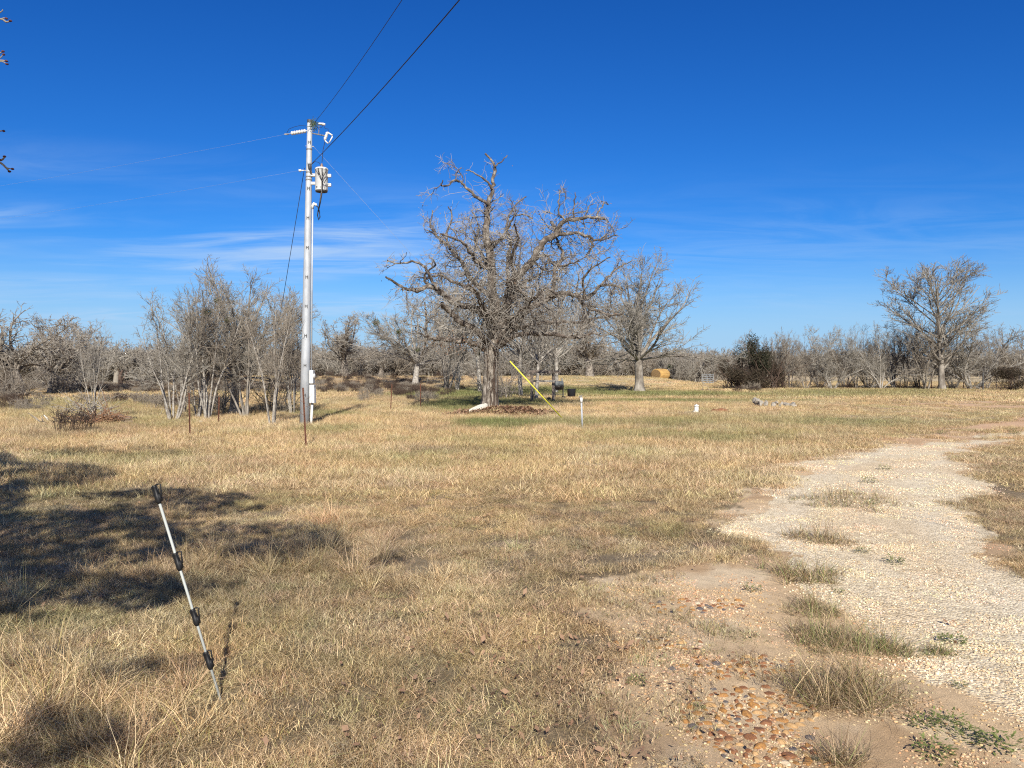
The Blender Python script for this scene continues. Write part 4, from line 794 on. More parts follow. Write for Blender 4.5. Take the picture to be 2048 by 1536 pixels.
# ------------------------------------------------------------------ the big oak, limbs read off the photograph, each at its own depth
OD = 31.5
def oz(zx, zy, dep): return V3(zx/2.56+740, zy/2.56+280, OD+dep)
def cat_rom(P, R, k=4):
    P = np.array(P, float); R = np.array(R, float); out = []; ro = []
    n = len(P)
    for i in range(n-1):
        p0 = P[max(i-1, 0)]; p1 = P[i]; p2 = P[i+1]; p3 = P[min(i+2, n-1)]
        for j in range(k):
            t = j/k; out.append(.5*((2*p1)+(-p0+p2)*t+(2*p0-5*p1+4*p2-p3)*t*t+(-p0+3*p1-3*p2+p3)*t**3)); ro.append(R[i]*(1-t)+R[i+1]*t)
    out.append(P[-1]); ro.append(R[-1]); return np.array(out), np.array(ro)
LIMBS = [ # r0, r1 (zoomed pixels), depth start, depth end, points
 (20, 5, 0, -1.2, [(600, 1080), (560, 1050), (500, 1030), (430, 1025), (370, 1020), (300, 1012), (285, 985), (290, 920), (280, 830)]),
 (24, 15, 0, -1.8, [(612, 1060), (570, 1000), (520, 960), (450, 920), (400, 870), (365, 838)]),
 (24, 6, .2, -2.0, [(620, 960), (590, 900), (520, 860), (450, 840), (390, 800), (350, 765), (300, 750), (240, 770), (190, 760), (130, 730), (80, 700)]),
 (11, 4, -1.2, -2.2, [(345, 760), (310, 715), (285, 655), (230, 625), (150, 632), (88, 615)]),
 (13, 6, -.3, -1.0, [(560, 800), (520, 770), (460, 740), (400, 710), (350, 690), (290, 712)]),
 (36, 6, 0, .8, [(620, 1070), (640, 950), (640, 850), (622, 750), (620, 650), (610, 560), (595, 480), (600, 400), (605, 340), (625, 260), (630, 200), (640, 125), (590, 70)]),
 (11, 3.5, .4, -.6, [(607, 330), (550, 295), (510, 260), (470, 225), (435, 207), (395, 235), (366, 232), (372, 205)]),
 (4, 3, 0, 0, [(440, 210), (444, 165), (470, 142)]), (8, 3, .5, 0, [(626, 250), (602, 220), (570, 190), (530, 170), (490, 158)]), (5, 2.5, .7, 1, [(640, 132), (670, 112), (703, 78)]),
 (18, 5, 0, 1.5, [(640, 820), (560, 750), (500, 680), (470, 620), (440, 590), (410, 560), (350, 500), (290, 460)]),
 (15, 5, 0, -1.5, [(622, 650), (565, 640), (530, 600), (490, 540), (450, 512), (360, 480)]),
 (34, 6, 0, 1.0, [(640, 1060), (680, 960), (700, 860), (722, 750), (770, 680), (830, 620), (862, 560), (900, 512), (958, 482), (975, 440), (1002, 412), (1080, 402), (1150, 398), (1200, 402), (1220, 420)]),
 (11, 3, .6, 0, [(960, 484), (1050, 478), (1120, 495), (1170, 512), (1220, 502), (1262, 488)]), (7, 3, .7, 1.2, [(1120, 497), (1142, 540), (1110, 590), (1060, 625)]),
 (7, 3, .8, 1.5, [(1002, 412), (965, 370), (972, 300), (965, 255)]), (6, 3, .9, .5, [(1040, 402), (1046, 330), (1050, 268)]), (6, 3, .9, 1.4, [(1160, 398), (1180, 352), (1205, 320), (1222, 330)]), (13, 11, .6, 1.2, [(955, 470), (940, 440), (928, 420)]),
 (22, 7, .2, 1.8, [(665, 1000), (790, 890), (850, 842), (930, 802), (1000, 786), (1050, 792), (1100, 810), (1150, 780), (1182, 746), (1240, 740), (1295, 762)]),
 (15, 8, .6, 1.6, [(925, 805), (940, 735), (945, 665), (988, 595), (965, 530), (940, 478)]), (12, 5, 1.0, 0, [(1060, 798), (1100, 850), (1160, 872), (1220, 892), (1292, 890)]),
 (18, 5, 0, -1.5, [(660, 1060), (710, 1020), (770, 995), (850, 990), (950, 996), (1030, 1010), (1082, 1008), (1130, 990), (1180, 1002)]), (14, 5, 0, 1.5, [(700, 1000), (760, 960), (850, 940), (980, 930), (1080, 932), (1170, 910), (1232, 900)]),
 (14, 5, .3, -2.0, [(800, 885), (805, 830), (780, 780), (735, 745), (725, 700)]), (16, 5, 0, -2.5, [(700, 780), (740, 700), (720, 620), (740, 560), (760, 500), (740, 430)]),
 (14, 5, 0, -3.2, [(640, 930), (600, 880), (560, 830), (540, 780), (500, 740), (470, 800)]), (14, 5, .2, -3.4, [(690, 930), (740, 900), (800, 850), (850, 800), (900, 760), (960, 790)]),
 (12, 4, .4, 3.0, [(700, 850), (740, 780), (800, 720), (870, 690), (900, 640), (960, 620)]), (12, 4, .3, 3.2, [(640, 700), (580, 600), (540, 520), (560, 440), (520, 360)]), (12, 4, .4, 2.8, [(720, 740), (700, 640), (720, 540), (700, 440), (740, 340), (800, 290)]),
 (10, 4, .4, -1.6, [(840, 610), (900, 590), (940, 640), (1010, 640), (1070, 620)]), (9, 3.5, .4, -1.2, [(620, 560), (680, 490), (720, 420), (760, 380), (830, 400)]), (9, 3.5, 0, -1.5, [(1100, 812), (1090, 730), (1120, 670), (1160, 640), (1230, 600)]), (8, 3.5, .4, 1.5, [(1180, 748), (1230, 690), (1290, 640), (1340, 620)]),
 (9, 3.5, 0, -1.2, [(300, 750), (280, 690), (330, 640), (300, 590)]), (9, 3.5, 0, 1.2, [(410, 560), (390, 480), (420, 400), (400, 340)]), (9, 3.5, 0, 1.5, [(350, 500), (310, 440), (320, 360)])]
ork = np.random.default_rng(17); olimb = []
for r0, r1, z0, z1, pts in LIMBS:
    n = len(pts); P = [np.array(oz(p[0], p[1], z0+(z1-z0)*(i/(n-1))**.9+ork.normal(0, .05))) for i, p in enumerate(pts)]; k = OD/F/2.56
    R = (r0*.84*(np.linspace(1, 0, n)**1.0)+max(r1*.75, 2.4)*(1-np.linspace(1, 0, n)))*k; P, R = cat_rom(P, R); P[1:-1] += ork.normal(0, .022, P[1:-1].shape); R *= 1+ork.normal(0, .07, len(R)); olimb.append((P, R))
oak_base = np.array(oz(614, 1380, 0)); oz0 = gz1(oak_base[0], oak_base[1])
oak = thing('oak_tree', 'large old gnarled oak with bare twisting limbs at the centre of the lawn', 'tree', (oak_base[0], oak_base[1], oz0))
org = np.array(oak.location)
tp, trd = cat_rom([(oz(610, 1400, 0)), oz(613, 1330, 0), oz(614, 1250, 0), oz(617, 1160, 0), oz(620, 1090, 0), oz(632, 1020, 0)], np.array([52, 42, 37, 34, 35, 30])*OD/F/2.56, 4)
V, Q = tubes(tp[None], trd[None], 20); rad = V-np.repeat(tp, 20, 0); ang = np.arctan2(rad[:, 1], rad[:, 0]); V = V+rad*(.10*np.sin(ang*7+V[:, 2]*1.3)+.07*(fbm(ang*3, V[:, 2]*3, 3)-.5)*2)[:, None]
link('trunk', mesh_np('trunk', V-org, Q, M['oak'], smooth=True), oak)
limbs_mesh = join([tubes(P[None], R[None], 8) for P, R in olimb]); 
n = 22; P0 = np.stack([p[np.linspace(0, len(p)-1, n).astype(int)] for p, r in olimb]); R0 = np.stack([r[np.linspace(0, len(r)-1, n).astype(int)] for p, r in olimb])
P0[:, 1:] += 1e-5*np.arange(1, n)[None, :, None]
P1, R1 = sprout(P0, R0, 2.3, .12, 1, 1.6, .95, 9, .30, .03, .46, .020, ork, .45)
kz = (P1[:, 0, 2] < 8.3) | (ork.random(len(P1)) < .35); kz &= ~((P1[:, 0, 0] < -1.4) & (P1[:, 0, 2] > 7.6) & (ork.random(len(P1)) < .75)); P1, R1 = P1[kz], R1[kz]; kz = P1[:, :, 2].max(1) < 10.3; P1, R1 = P1[kz], R1[kz]
P2, R2 = sprout(P1, R1, 6.4, .1, 1, .85, .85, 6, .32, .01, .55, .011, ork, .35)
P3, R3 = sprout(P2, R2, 6.6, .1, 1, .42, .85, 4, .30, .0, .55, .0075, ork, .3)
P1b, R1b = sprout(P0, R0, 4.5, .05, .95, .7, 1.1, 5, .30, .02, .25, .009, ork, .3)
# long pale suckers hanging and arching under the crown
sel = [i for i, l in enumerate(LIMBS) if l[0] >= 12]; P4, R4 = sprout(P0[sel], R0[sel], 7.5, .0, .7, 2.3, 1.2, 8, .15, -.10, .10, .010, ork, .3)
P5, R5 = sprout(P4, R4, 1.6, .2, 1, .8, .7, 5, .2, -.06, .5, .007, ork, .3)
P6, R6 = sprout(tp[None], trd[None], 16, .25, 1, 1.7, 1.2, 7, .2, .02, .05, .009, ork, .3)
def low(P, R, zmin=1.0): k = P[:, :, 2].min(1) > zmin; return P[k], R[k]
P4, R4 = low(P4, R4); P5, R5 = low(P5, R5)
V, Q = join([tubes(P2, R2, 3), tubes(P3, R3, 3), tubes(P1b, R1b, 3)]); link('crown', mesh_np('crown', V-org, Q, M['lichen']), oak)
V, Q = join([limbs_mesh, tubes(P1, R1, 5)]); link('limbs', mesh_np('limbs', V-org, Q, M['bough'], smooth=True), oak)
V, Q = join([tubes(P4, R4, 3), tubes(P5, R5, 3), tubes(P6, R6, 3)]); link('suckers', mesh_np('suckers', V-org, Q, M['lichen']), oak)
# vines climbing over the trunk
vb = []
for i in range(9):
    a0 = ork.uniform(-2.6, -.5); tw = ork.normal(0, .5); pts = []
    for k in range(12):
        f = k/11; c = tp[min(int(f*(len(tp)-1)), len(tp)-1)]; r = trd[min(int(f*(len(tp)-1)), len(tp)-1)]*1.13; a = a0+tw*f*1.6+ork.normal(0, .06); pts.append([c[0]+r*math.cos(a), c[1]+r*math.sin(a), c[2]])
    vb.append(tubes(np.array([pts]), np.linspace(.018, .008, 12)[None], 4))
V, Q = join(vb); link('vine', mesh_np('vine', V-org, Q, M['darktwig']), oak)
# dead leaves caught on the low west limb and at the branch tips
lp = []
for i in range(420):
    li = 0 if i < 300 else ork.integers(0, len(olimb)); P = olimb[li][0]; p = P[ork.integers(3, len(P)//2+4) % len(P)] if i < 300 else P[-1-ork.integers(0, 3)]; lp.append(p+ork.normal(0, .22 if i < 300 else .15, 3)-np.array([0, 0, .12]))
lp = np.array(lp); a = ork.normal(size=(len(lp), 3)); a /= np.linalg.norm(a, axis=1, keepdims=True); b = np.cross(a, ork.normal(size=(len(lp), 3))); b /= np.linalg.norm(b, axis=1, keepdims=True)
V = np.stack([lp-a*.04, lp+b*.02, lp+a*.04, lp-b*.02], 1).reshape(-1, 3); link('leaves', mesh_np('leaves', V-org, np.arange(len(V)).reshape(-1, 4), M['deadleaf']), oak)

# ------------------------------------------------------------------ the shade tree beside the camera: only its outer twigs reach into the frame
SHADE = [(110, 1085, 250, 62, 1.0), (40, 955, 190, 26, .75), (330, 1010, 200, 30, .6), (140, 1185, 230, 50, .95), (440, 1080, 240, 34, .55), (60, 1480, 230, 60, .6), (640, 1110, 220, 22, .3), (200, 1330, 200, 30, .4), (250, 905, 230, 9, .3), (-200, 1050, 250, 160, .9), (360, 1170, 130, 30, .45)]
shr = np.random.default_rng(33); near = thing('shade_tree', 'reddish tipped twigs of a near tree reaching in at the frame edge', 'tree', (-8.4, -2.6, 0)); norg = np.array(near.location)
def visible(p, m=1.0): return (p[:, 1] > .3) & (np.abs(p[:, 0]) < .70*p[:, 1]*m+.05) & ((p[:, 2]-CH) < .53*p[:, 1]*m+.1)
ts = np.array(TOSUN); LP = []
for px, py, rx, ry, w in SHADE:
    c = W2(px, py); ax = rx/F*c[1]; ya = W2(px, py-ry)[1]; yb = W2(px, py+ry)[1]; n = int(PI*ax*(ya-yb)/2*w*1150)
    a = shr.random(n)*2*PI; r = np.sqrt(shr.random(n))*1.05; x = c[0]+ax*r*np.cos(a); y = (ya+yb)/2+(ya-yb)/2*r*np.sin(a); x += c[0]/c[1]*(y-c[1])*.8
    k = fbm(x*2.6, y*1.6, 55)+.30*w > .53+.06*shr.random(len(x)); x = x[k]; y = y[k]; z = 4.6+1.6*fbm(x*.6, y*.6, 57)+shr.normal(0, .35, len(x)); t = z/ts[2]
    LP.append(np.stack([x+ts[0]*t, y+ts[1]*t, z], 1))
LP = np.concatenate(LP); LP = LP[~visible(LP, 1.08)]
a = shr.normal(size=(len(LP), 3)); a /= np.linalg.norm(a, axis=1, keepdims=True); b = np.cross(a, shr.normal(size=(len(LP), 3))); b /= np.linalg.norm(b, axis=1, keepdims=True)
s = shr.uniform(.03, .055, (len(LP), 1)); V = np.stack([LP-a*s, LP+b*s*.6, LP+a*s, LP-b*s*.6], 1).reshape(-1, 3)
link('foliage', mesh_np('foliage', V-norg, np.arange(len(V)).reshape(-1, 4), M['evergreen']), near)  # unseen leaves, laid out so their shadow falls on the SHADE patches
tb = []; P, R = walk(norg+np.array([0, 0, -.1]), (.05, .1, 1), 2.6, 6, .05, 0, .34, .26, shr); tb.append(tubes(P[None], R[None], 12)); top = P[-1]; nl = []
for i in range(26):
    tgt = LP[shr.integers(0, len(LP))]; mid = (top*.5+tgt*.5)+np.array([0, 0, .6])+shr.normal(0, .35, 3); P, R = cat_rom([top-np.array([0, 0, .2+.02*i]), top*.75+mid*.25+shr.normal(0, .15, 3), mid, tgt*.8+mid*.2+shr.normal(0, .2, 3), tgt], np.linspace(.13, .02, 5), 4); nl.append((P, R))
tb += [tubes(P[None], R[None], 6) for P, R in nl if not visible(P, 1.08).any()]
V, Q = join(tb); link('trunk', mesh_np('trunk', V-norg, Q, M['graybark'], smooth=True), near)
P0 = np.stack([p for p, r in nl]); R0 = np.stack([r for p, r in nl]); Pa, Ra = sprout(P0, R0, 3.0, .25, 1, 1.4, .9, 6, .25, .0, .4, .012, shr); Pb, Rb = sprout(Pa, Ra, 4, .1, 1, .5, .8, 4, .3, 0, .5, .005, shr)
def outside(P, R): k = ~np.array([visible(p, 1.08).any() for p in P]); return P[k], R[k]
Pa, Ra = outside(Pa, Ra); Pb, Rb = outside(Pb, Rb); V, Q = join([tubes(Pa, Ra, 4), tubes(Pb, Rb, 3)]); link('crown', mesh_np('crown', V-norg, Q, M['paletwig']), near)
TW = [([(-120, 60), (-40, 48), (0, 38), (12, 44), (20, 42)], .006), ([(-30, 40), (0, 38), (8, 36), (13, 38)], .004), ([(-60, 60), (0, 25), (5, 19)], .004), ([(-90, 135), (-20, 124), (0, 121), (12, 122)], .006), ([(-10, 122), (0, 116), (7, 109)], .004), ([(-10, 124), (4, 123), (13, 128)], .004), ([(-6, 108), (0, 106), (6, 103)], .004), ([(-90, 270), (-20, 264), (0, 262), (7, 262)], .005),
      ([(-110, 290), (-40, 300), (0, 325), (10, 333), (19, 343)], .007), ([(13, 336), (18, 337), (24, 338)], .004), ([(-40, 300), (-10, 318), (3, 320), (9, 314)], .007)]
tw = []
for pts, r in TW:
    P, R = cat_rom([V3(p[0], p[1], 5.2) for p in pts], [r*1.6]+[r]*(len(pts)-2)+[r*.7], 3); tw.append(tubes(P[None], R[None], 5))
V, Q = join(tw); link('twigs', mesh_np('twigs', V-norg, Q, M['browntwig']), near)
mb = MB()
for px, py in ((21, 42), (13, 37), (13, 122), (7, 109), (14, 128), (6, 103), (7, 262), (25, 338), (9, 313), (19, 343), (2, 320)): mb.rock(V3(px, py, 5.2)-Vector(norg), (.022, .022, .016), px, .2, sub=1)
mb.build('buds', M['redtip'], near)
# a leading branch joins those twigs to the crown outside the frame
P, R = cat_rom([top-np.array([0, 0, .3]), np.array([-7.6, 0.5, 3.4]), np.array([-6.4, 3.2, 3.9]), np.array(V3(-160, 180, 5.2))], [.09, .07, .04, .015], 5)
Ps = [tubes(P[None], R[None], 6)]
for e in ((-120, 60), (-60, 60), (-90, 135), (-90, 270), (-110, 290)): q, r = cat_rom([V3(-160, 180, 5.2), V3(-140, (180+e[1])/2, 5.25), V3(e[0], e[1], 5.2)], [.012, .009, .007], 4); Ps.append(tubes(q[None], r[None], 5))
V, Q = join(Ps); link('limb', mesh_np('limb', V-norg, Q, M['graybark']), near)

# ------------------------------------------------------------------ utility pole
PD = dd(852.0); KP = PD/F
pb = G3(609, 852); pole = thing('utility_pole', 'tall galvanised steel utility pole carrying a grey transformer', 'utility pole', pb); O = Vector(pb)
def pv(px, py, dy=0.0): return V3(px, py, PD+dy)-O
bx, tx = V3(609, 855, PD)-O, V3(619.6, 243, PD)-O
def axis(py): f = (855-py)/(855-243); return bx.lerp(tx, f)
def prad(py): f = (855-py)/(855-243); return .148-(.148-.072)*f
mb = MB(); mb.tube([axis(y) for y in (862, 700, 550, 400, 300, 244)], [prad(y) for y in (862, 700, 550, 400, 300, 244)], 24); mb.build('pole_shaft', M['galv'], pole, True)
mb = MB(); mb.tube([axis(246), axis(240)], .077, 20); mb.build('pole_cap', M['steel'], pole)
for y in (286, 330, 378, 437, 496, 555, 613, 672, 731, 790):
    mb = MB(); c = axis(y); r = prad(y); w = .028
    for dx in (-w, w): mb.box((c.x+.02+dx, c.y-r-.002, c.z), (.014, .03, .085))
    mb.box((c.x+.02, c.y-r-.002, c.z+.01), (.05, .02, .014)); mb.build('step_lug', M['steel'], pole)
for y in (299, 354, 360, 345):
    c = axis(y); mb = MB(); mb.tube([c+Vector((0, 0, -.018)), c+Vector((0, 0, .018))], prad(y)+.008, 20); mb.build('band', M['bracket'], pole)
# suspension insulator to the west
mb = MB(); a = pv(614.5, 261.5); b = pv(573, 268.5, .3); mb.tube([a, b], .012, 8)
for f in np.linspace(.12, .72, 6): p = a.lerp(b, f); mb.lathe(p, b-a, [(-.035, .02), (-.01, .06), (.012, .055), (.03, .02)], 14)
mb.build('strain_insulator', M['porc'], pole, True)
mb = MB(); mb.box(pv(573, 268.5, .3), (.12, .03, .035)); mb.build('dead_end_clamp', M['bracket'], pole)
mb = MB(); mb.tube([pv(573, 267, .3), pv(578, 258, .2), pv(588, 254, .1), pv(600, 251), pv(613, 252)], .006, 5); mb.build('jumper_wire', M['wire'], pole)
# bracket arm, arrester and cut-out on the east
mb = MB(); mb.tube([pv(620, 266), pv(650, 271.5)], .018, 6); mb.tube([pv(637.5, 269), pv(638, 252)], .014, 6); mb.tube([pv(620, 262), pv(630, 262)], .012, 6); mb.build('bracket_arm', M['bracket'], pole)
mb = MB(); a = pv(637, 247.5); b = pv(651, 249); mb.lathe(a, b-a, [(0, .02), (.01, .035), (.03, .03), (.04, .045), (.06, .03), (.075, .045), (.095, .03), (.11, .045), (.13, .03), (.145, .045), (.165, .03), (.19, .035), (.2, .02)], 14); mb.build('lightning_arrester', M['porc'], pole, True)
mb = MB(); a = pv(655, 264.5); b = pv(649, 281); mb.lathe(a, b-a, [(0, .03), (.03, .05), (.05, .03), (.08, .05), (.1, .03), (.13, .052), (.16, .03), (.19, .05), (.22, .03), (.25, .03)], 14); mb.build('cutout_insulator', M['porc'], pole, True)
mb = MB(); mb.tube([pv(655, 264.5), pv(665, 271)], .022, 8); mb.tube([pv(665, 273), pv(658, 286)], .017, 8); mb.tube([pv(649, 280), pv(656, 287)], .02, 8); mb.build('fuse_tube', M['pvc'], pole, True)
mb = MB(); mb.tube([pv(648, 252), pv(650, 257), pv(656, 258), pv(658, 265)], .006, 5); mb.tube([pv(637, 256), pv(643, 255), pv(647, 250)], .006, 5); mb.tube([pv(650, 283), pv(646, 300), pv(644, 325)], .009, 6); mb.tube([pv(622, 330), pv(630, 323), pv(638, 325), pv(642, 333)], .007, 5); mb.build('lead_wire', M['wire'], pole)
# nest like knot of ties at the top
nr = np.random.default_rng(2); mb = MB()
for i in range(46):
    p = pv(627+nr.normal(0, 3.2), 250+nr.normal(0, 3.6), nr.normal(0, .05)); q = p+Vector(nr.normal(0, .07, 3)); w = q+Vector(nr.normal(0, .06, 3)); mb.tube([p, q, w], .007, 4)
mb.build('tie_bundle', mat('green_copper', (.13, .19, .12), .7, var=(.05, .07, .04), scale=30), pole)
mb = MB(); mb.tube([pv(611, 292), pv(628, 293)], .008, 6); mb.tube([pv(600, 340), pv(613, 341)], .010, 6); mb.lathe(pv(597.5, 341), (1, 0, 0), [(0, .02), (.01, .045), (.03, .03), (.05, .045), (.07, .02), (.12, .015), (.16, .012)], 12); mb.build('spool_insulator', M['porc'], pole, True)
mb = MB(); mb.rock(pv(619, 333, -.1), (.12, .1, .2), 4, .2, sub=1); mb.tube([pv(617, 330, -.1), pv(621, 338, -.1), pv(620, 344, -.1), pv(625, 350, -.05)], .012, 5); mb.build('service_clamp', M['steel'], pole)
# transformer
tc_ = pv(643, 384); ttop = pv(643.3, 337); H = (ttop-tc_).length
t = MB(); t.lathe(tc_+Vector((0, 0, .035)), (0, 0, 1), [(0, .165), (0, .178), (.01, .182), (H*.88, .182), (H*.89, .19), (H*.93, .19), (H*.97, .16), (H*1.0, .05)], 28); tank = t.build('transformer', M['tank'], pole, True)
mb = MB(); mb.lathe(tc_, (0, 0, 1), [(0, .15), (0, .17), (.034, .172)], 24); mb.build('tank_base', M['under'], tank)
mb = MB(); mb.tube([tc_+Vector((0, 0, .035+H*.885)), tc_+Vector((0, 0, .035+H*.91))], .196, 28); mb.build('lid_band', M['pvc'], tank)
mb = MB(); mb.lathe(pv(643.5, 338), (0, 0, 1), [(0, .04), (.03, .055), (.045, .03), (.07, .052), (.085, .03), (.11, .045), (.13, .025), (.16, .02)], 14); mb.build('bushing', M['brownporc'], tank, True)
for px in (636.5, 644, 652):
    mb = MB(); mb.tube([pv(px, 343, -.19), pv(px, 336, -.20)], .014, 8); mb.box(pv(px+1, 346, -.2), (.035, .04, .06)); mb.build('secondary_terminal', M['steel'], tank)
mb = MB()
for y in (350.5, 367): mb.box(pv(628, y, 0), (.16, .10, .075)); 
mb.build('mounting_bracket', M['tank'], tank)
mb = MB()
for y in (351.5, 370): mb.box(pv(659, y, .02), (.10, .09, .085), bev=.01)
mb.build('hanger_lug', M['pvc'], tank)
mb = MB()
for px in (633.5, 652.5): mb.box(pv(px, 373.5, -.16), (.03, .02, .03))
mb.box(pv(641, 374, -.178), (.03, .012, .02)); mb.build('marking_plate', M['under'], tank)
# drip loops
mb = MB()
for i, (p0, p1) in enumerate((((637, 341), (641, 352)), ((644, 341), (644, 352)), ((653, 341), (647, 352)), ((655, 355), (648, 366)))):
    mb.tube([pv(*p0, -.22), pv(*p1, -.23), pv(643.5+i*.4, 362, -.23), pv(643+i*.5, 385, -.21), pv(640+i*.4, 405, -.12), pv(636.5+i*.3, 421, -.06)], .011, 6)
mb.tube([pv(636.5, 420, -.06), pv(635, 431, -.04), pv(637.5, 440, -.03), pv(640, 434, -.03), pv(639, 424, -.03), pv(636, 414, -.02), pv(632, 411, 0)], .018, 6)
mb.tube([pv(642.5, 384, -.21), pv(639, 408, -.12), pv(636.5, 423, -.06)], .016, 6); mb.build('drip_loop', M['wire'], pole, True)
mb = MB(); mb.tube([pv(643.5, 360, -.245), pv(643, 386, -.225), pv(639.5, 405, -.14)], .009, 6); mb.build('neutral_wire', M['bracket'], pole)
# conduit and boxes
mb = MB(); mb.tube([pv(625.4, 413), pv(624, 560), pv(622.8, 742)], .021, 12); mb.build('conduit', M['galv'], pole, True)
mb = MB(); mb.tube([pv(625.2, 418), pv(625.5, 411), pv(628, 407.5), pv(631.5, 409), pv(632.5, 412)], [.03, .04, .045, .04, .028], 12); mb.build('weatherhead', M['pvc'], pole, True)
def ebox(nm, x0, x1, y0, y1, m):
    a = pv(x0, y0); b = pv(x1, y1); mb = MB(); c = (a+b)/2; mb.box((c.x, -.02, c.z), (b.x-a.x, .20, a.z-b.z), bev=.012); return mb.build(nm, m, pole)
bx1 = ebox('meter_box', 620.3, 628.2, 740.5, 767, M['tank']); bx2 = ebox('breaker_box', 620.5, 629.8, 769.5, 806, M['tank'])
mb = MB(); c = pv(628, 752); mb.lathe((c.x, -.02, c.z), (1, 0, 0), [(0, .075), (.02, .075), (.035, .06), (.045, .03)], 18); mb.build('meter_dial', M['porc'], bx1, True)
mb = MB(); a = pv(628.8, 777); b = pv(629.9, 806); mb.box(((a.x+b.x)/2+.008, -.02, (a.z+b.z)/2), (.02, .21, a.z-b.z)); mb.build('box_door', M['pvc'], bx2)
mb = MB(); mb.tube([pv(624.5, 800.5), pv(624.2, 808.5)], .040, 12); mb.build('coupling', M['steel'], pole)
mb = MB(); mb.tube([pv(624.2, 808), pv(621.8, 858)], .036, 14); mb.build('riser_pipe', M['pvc'], pole, True)
# wires
def wire(name, a, b, sag, r, m, lab, n=24, cat='power line'):
    pts = [Vector(a).lerp(Vector(b), i/n)-Vector((0, 0, sag*4*(i/n)*(1-i/n))) for i in range(n+1)]; mb = MB(); mb.tube(pts, r, 6); return tag(mb.build(name, m, None, True), lab, cat)
def hit(px, py, z): d = (z-CH)/((HY-py)/F); return Vector(((px-CX)/F*d, d, z))
top1 = V3(631, 243, PD); p1 = hit(822, 0, 7.9); e1 = top1+(p1-top1)*3.2; e1.z = 8.6
wire('power_line', top1, e1, .75, .0065, M['wire'], 'upper black power line running overhead from the pole top')
top2 = V3(623, 328, PD); p2 = hit(931, 0, 6.9); e2 = top2+(p2-top2)*3.2; e2.z = 7.7
wire('power_line', top2, e2, .75, .0095, M['wire'], 'thicker lower power line running overhead from above the transformer')
mb = MB(); mb.tube([V3(623, 328, PD), V3(621, 331, PD-.05)], .02, 6); mb.tube([V3(631, 243, PD), V3(628, 246, PD)], .016, 6); mb.build('line_clamp', M['steel'], pole).location = -O
for px, py, lab, dz in ((572, 268.5, 'thin upper wire running off west from the strain insulator', 0), (597, 341.5, 'thin lower wire running off west from the spool insulator', 0)):
    a = V3(px, py, PD+.3); wire('power_line', a, (a.x-46, a.y+15, a.z-.6), .75, .0016, M['thinwire'], lab)
a = V3(609, 336, PD); g = G3(529, 824); wire('guy_wire', a, g, 0, .009, M['wire'], 'dark straight guy wire slanting down behind the grove', 2, 'guy wire')
a = V3(627, 293, PD); g = G3(1128, 840); gw = thing('guy_wire', 'thin guy wire ending in a bright yellow guard under the oak', 'guy wire', g)
d0 = a-g; L = d0.length
mb = MB(); mb.tube([Vector((0, 0, -.05)), d0], .0030, 5); mb.build('strand', M['thinwire'], gw)
q = V3(1020.5, 728, 24.2); f = ((q-g).length)/L; mb = MB(); mb.tube([d0*0.002, d0*f], .021, 12); mb.build('guard', M['yellow'], gw, True)

# ------------------------------------------------------------------ fence posts
def tpost(px, py, ytop, lab, dx=0., wires=False):
    b = G3(px, py); d = b.y; t = thing('fence_post', lab, 'fence post', b, group='rusty steel fence posts'); h = (py-ytop)/F*d; mb = MB(); tl = dx/F*d
    Mx = Matrix.Rotation(math.atan2(tl, h), 3, 'Y')
    mb.box(Mx @ Vector((0, 0, h/2-.1)), (.038, .006, h+.2), Mx); mb.box(Mx @ Vector((0, -.018, h/2-.1)), (.006, .03, h+.2), Mx)
    for k in range(int(h/.055)): mb.box(Mx @ Vector((0, -.036, .05+k*.055)), (.014, .008, .018), Mx)
    mb.build('post_shaft', M['rust'], t)
    if wires:
        mb = MB()
        for z, s in ((.92, -1), (.84, 1), (1.0, 1), (.66, -1)):
            mb.tube([(0, -.03, z), (s*.07, -.05, z+.03), (s*.13, -.03, z+.10), (s*.10, 0, z+.16)], .0035, 4)
        mb.build('wire_tie', M['rust'], t)
tpost(380, 873, 787, 'rusty steel post farthest west, in front of the leaning tree', -2)
tpost(437, 850, 795, 'short rusty steel post second from the west, before the grove', 1)
tpost(612, 893, 775, 'tallest rusty steel post with wire ends, before the utility pole', -6, True)
tpost(781, 822, 768, 'rusty steel post alone in brown weeds, nearer the pole', 3)
tpost(841, 817, 768, 'rusty steel post in brown weeds, nearer the oak', 0)
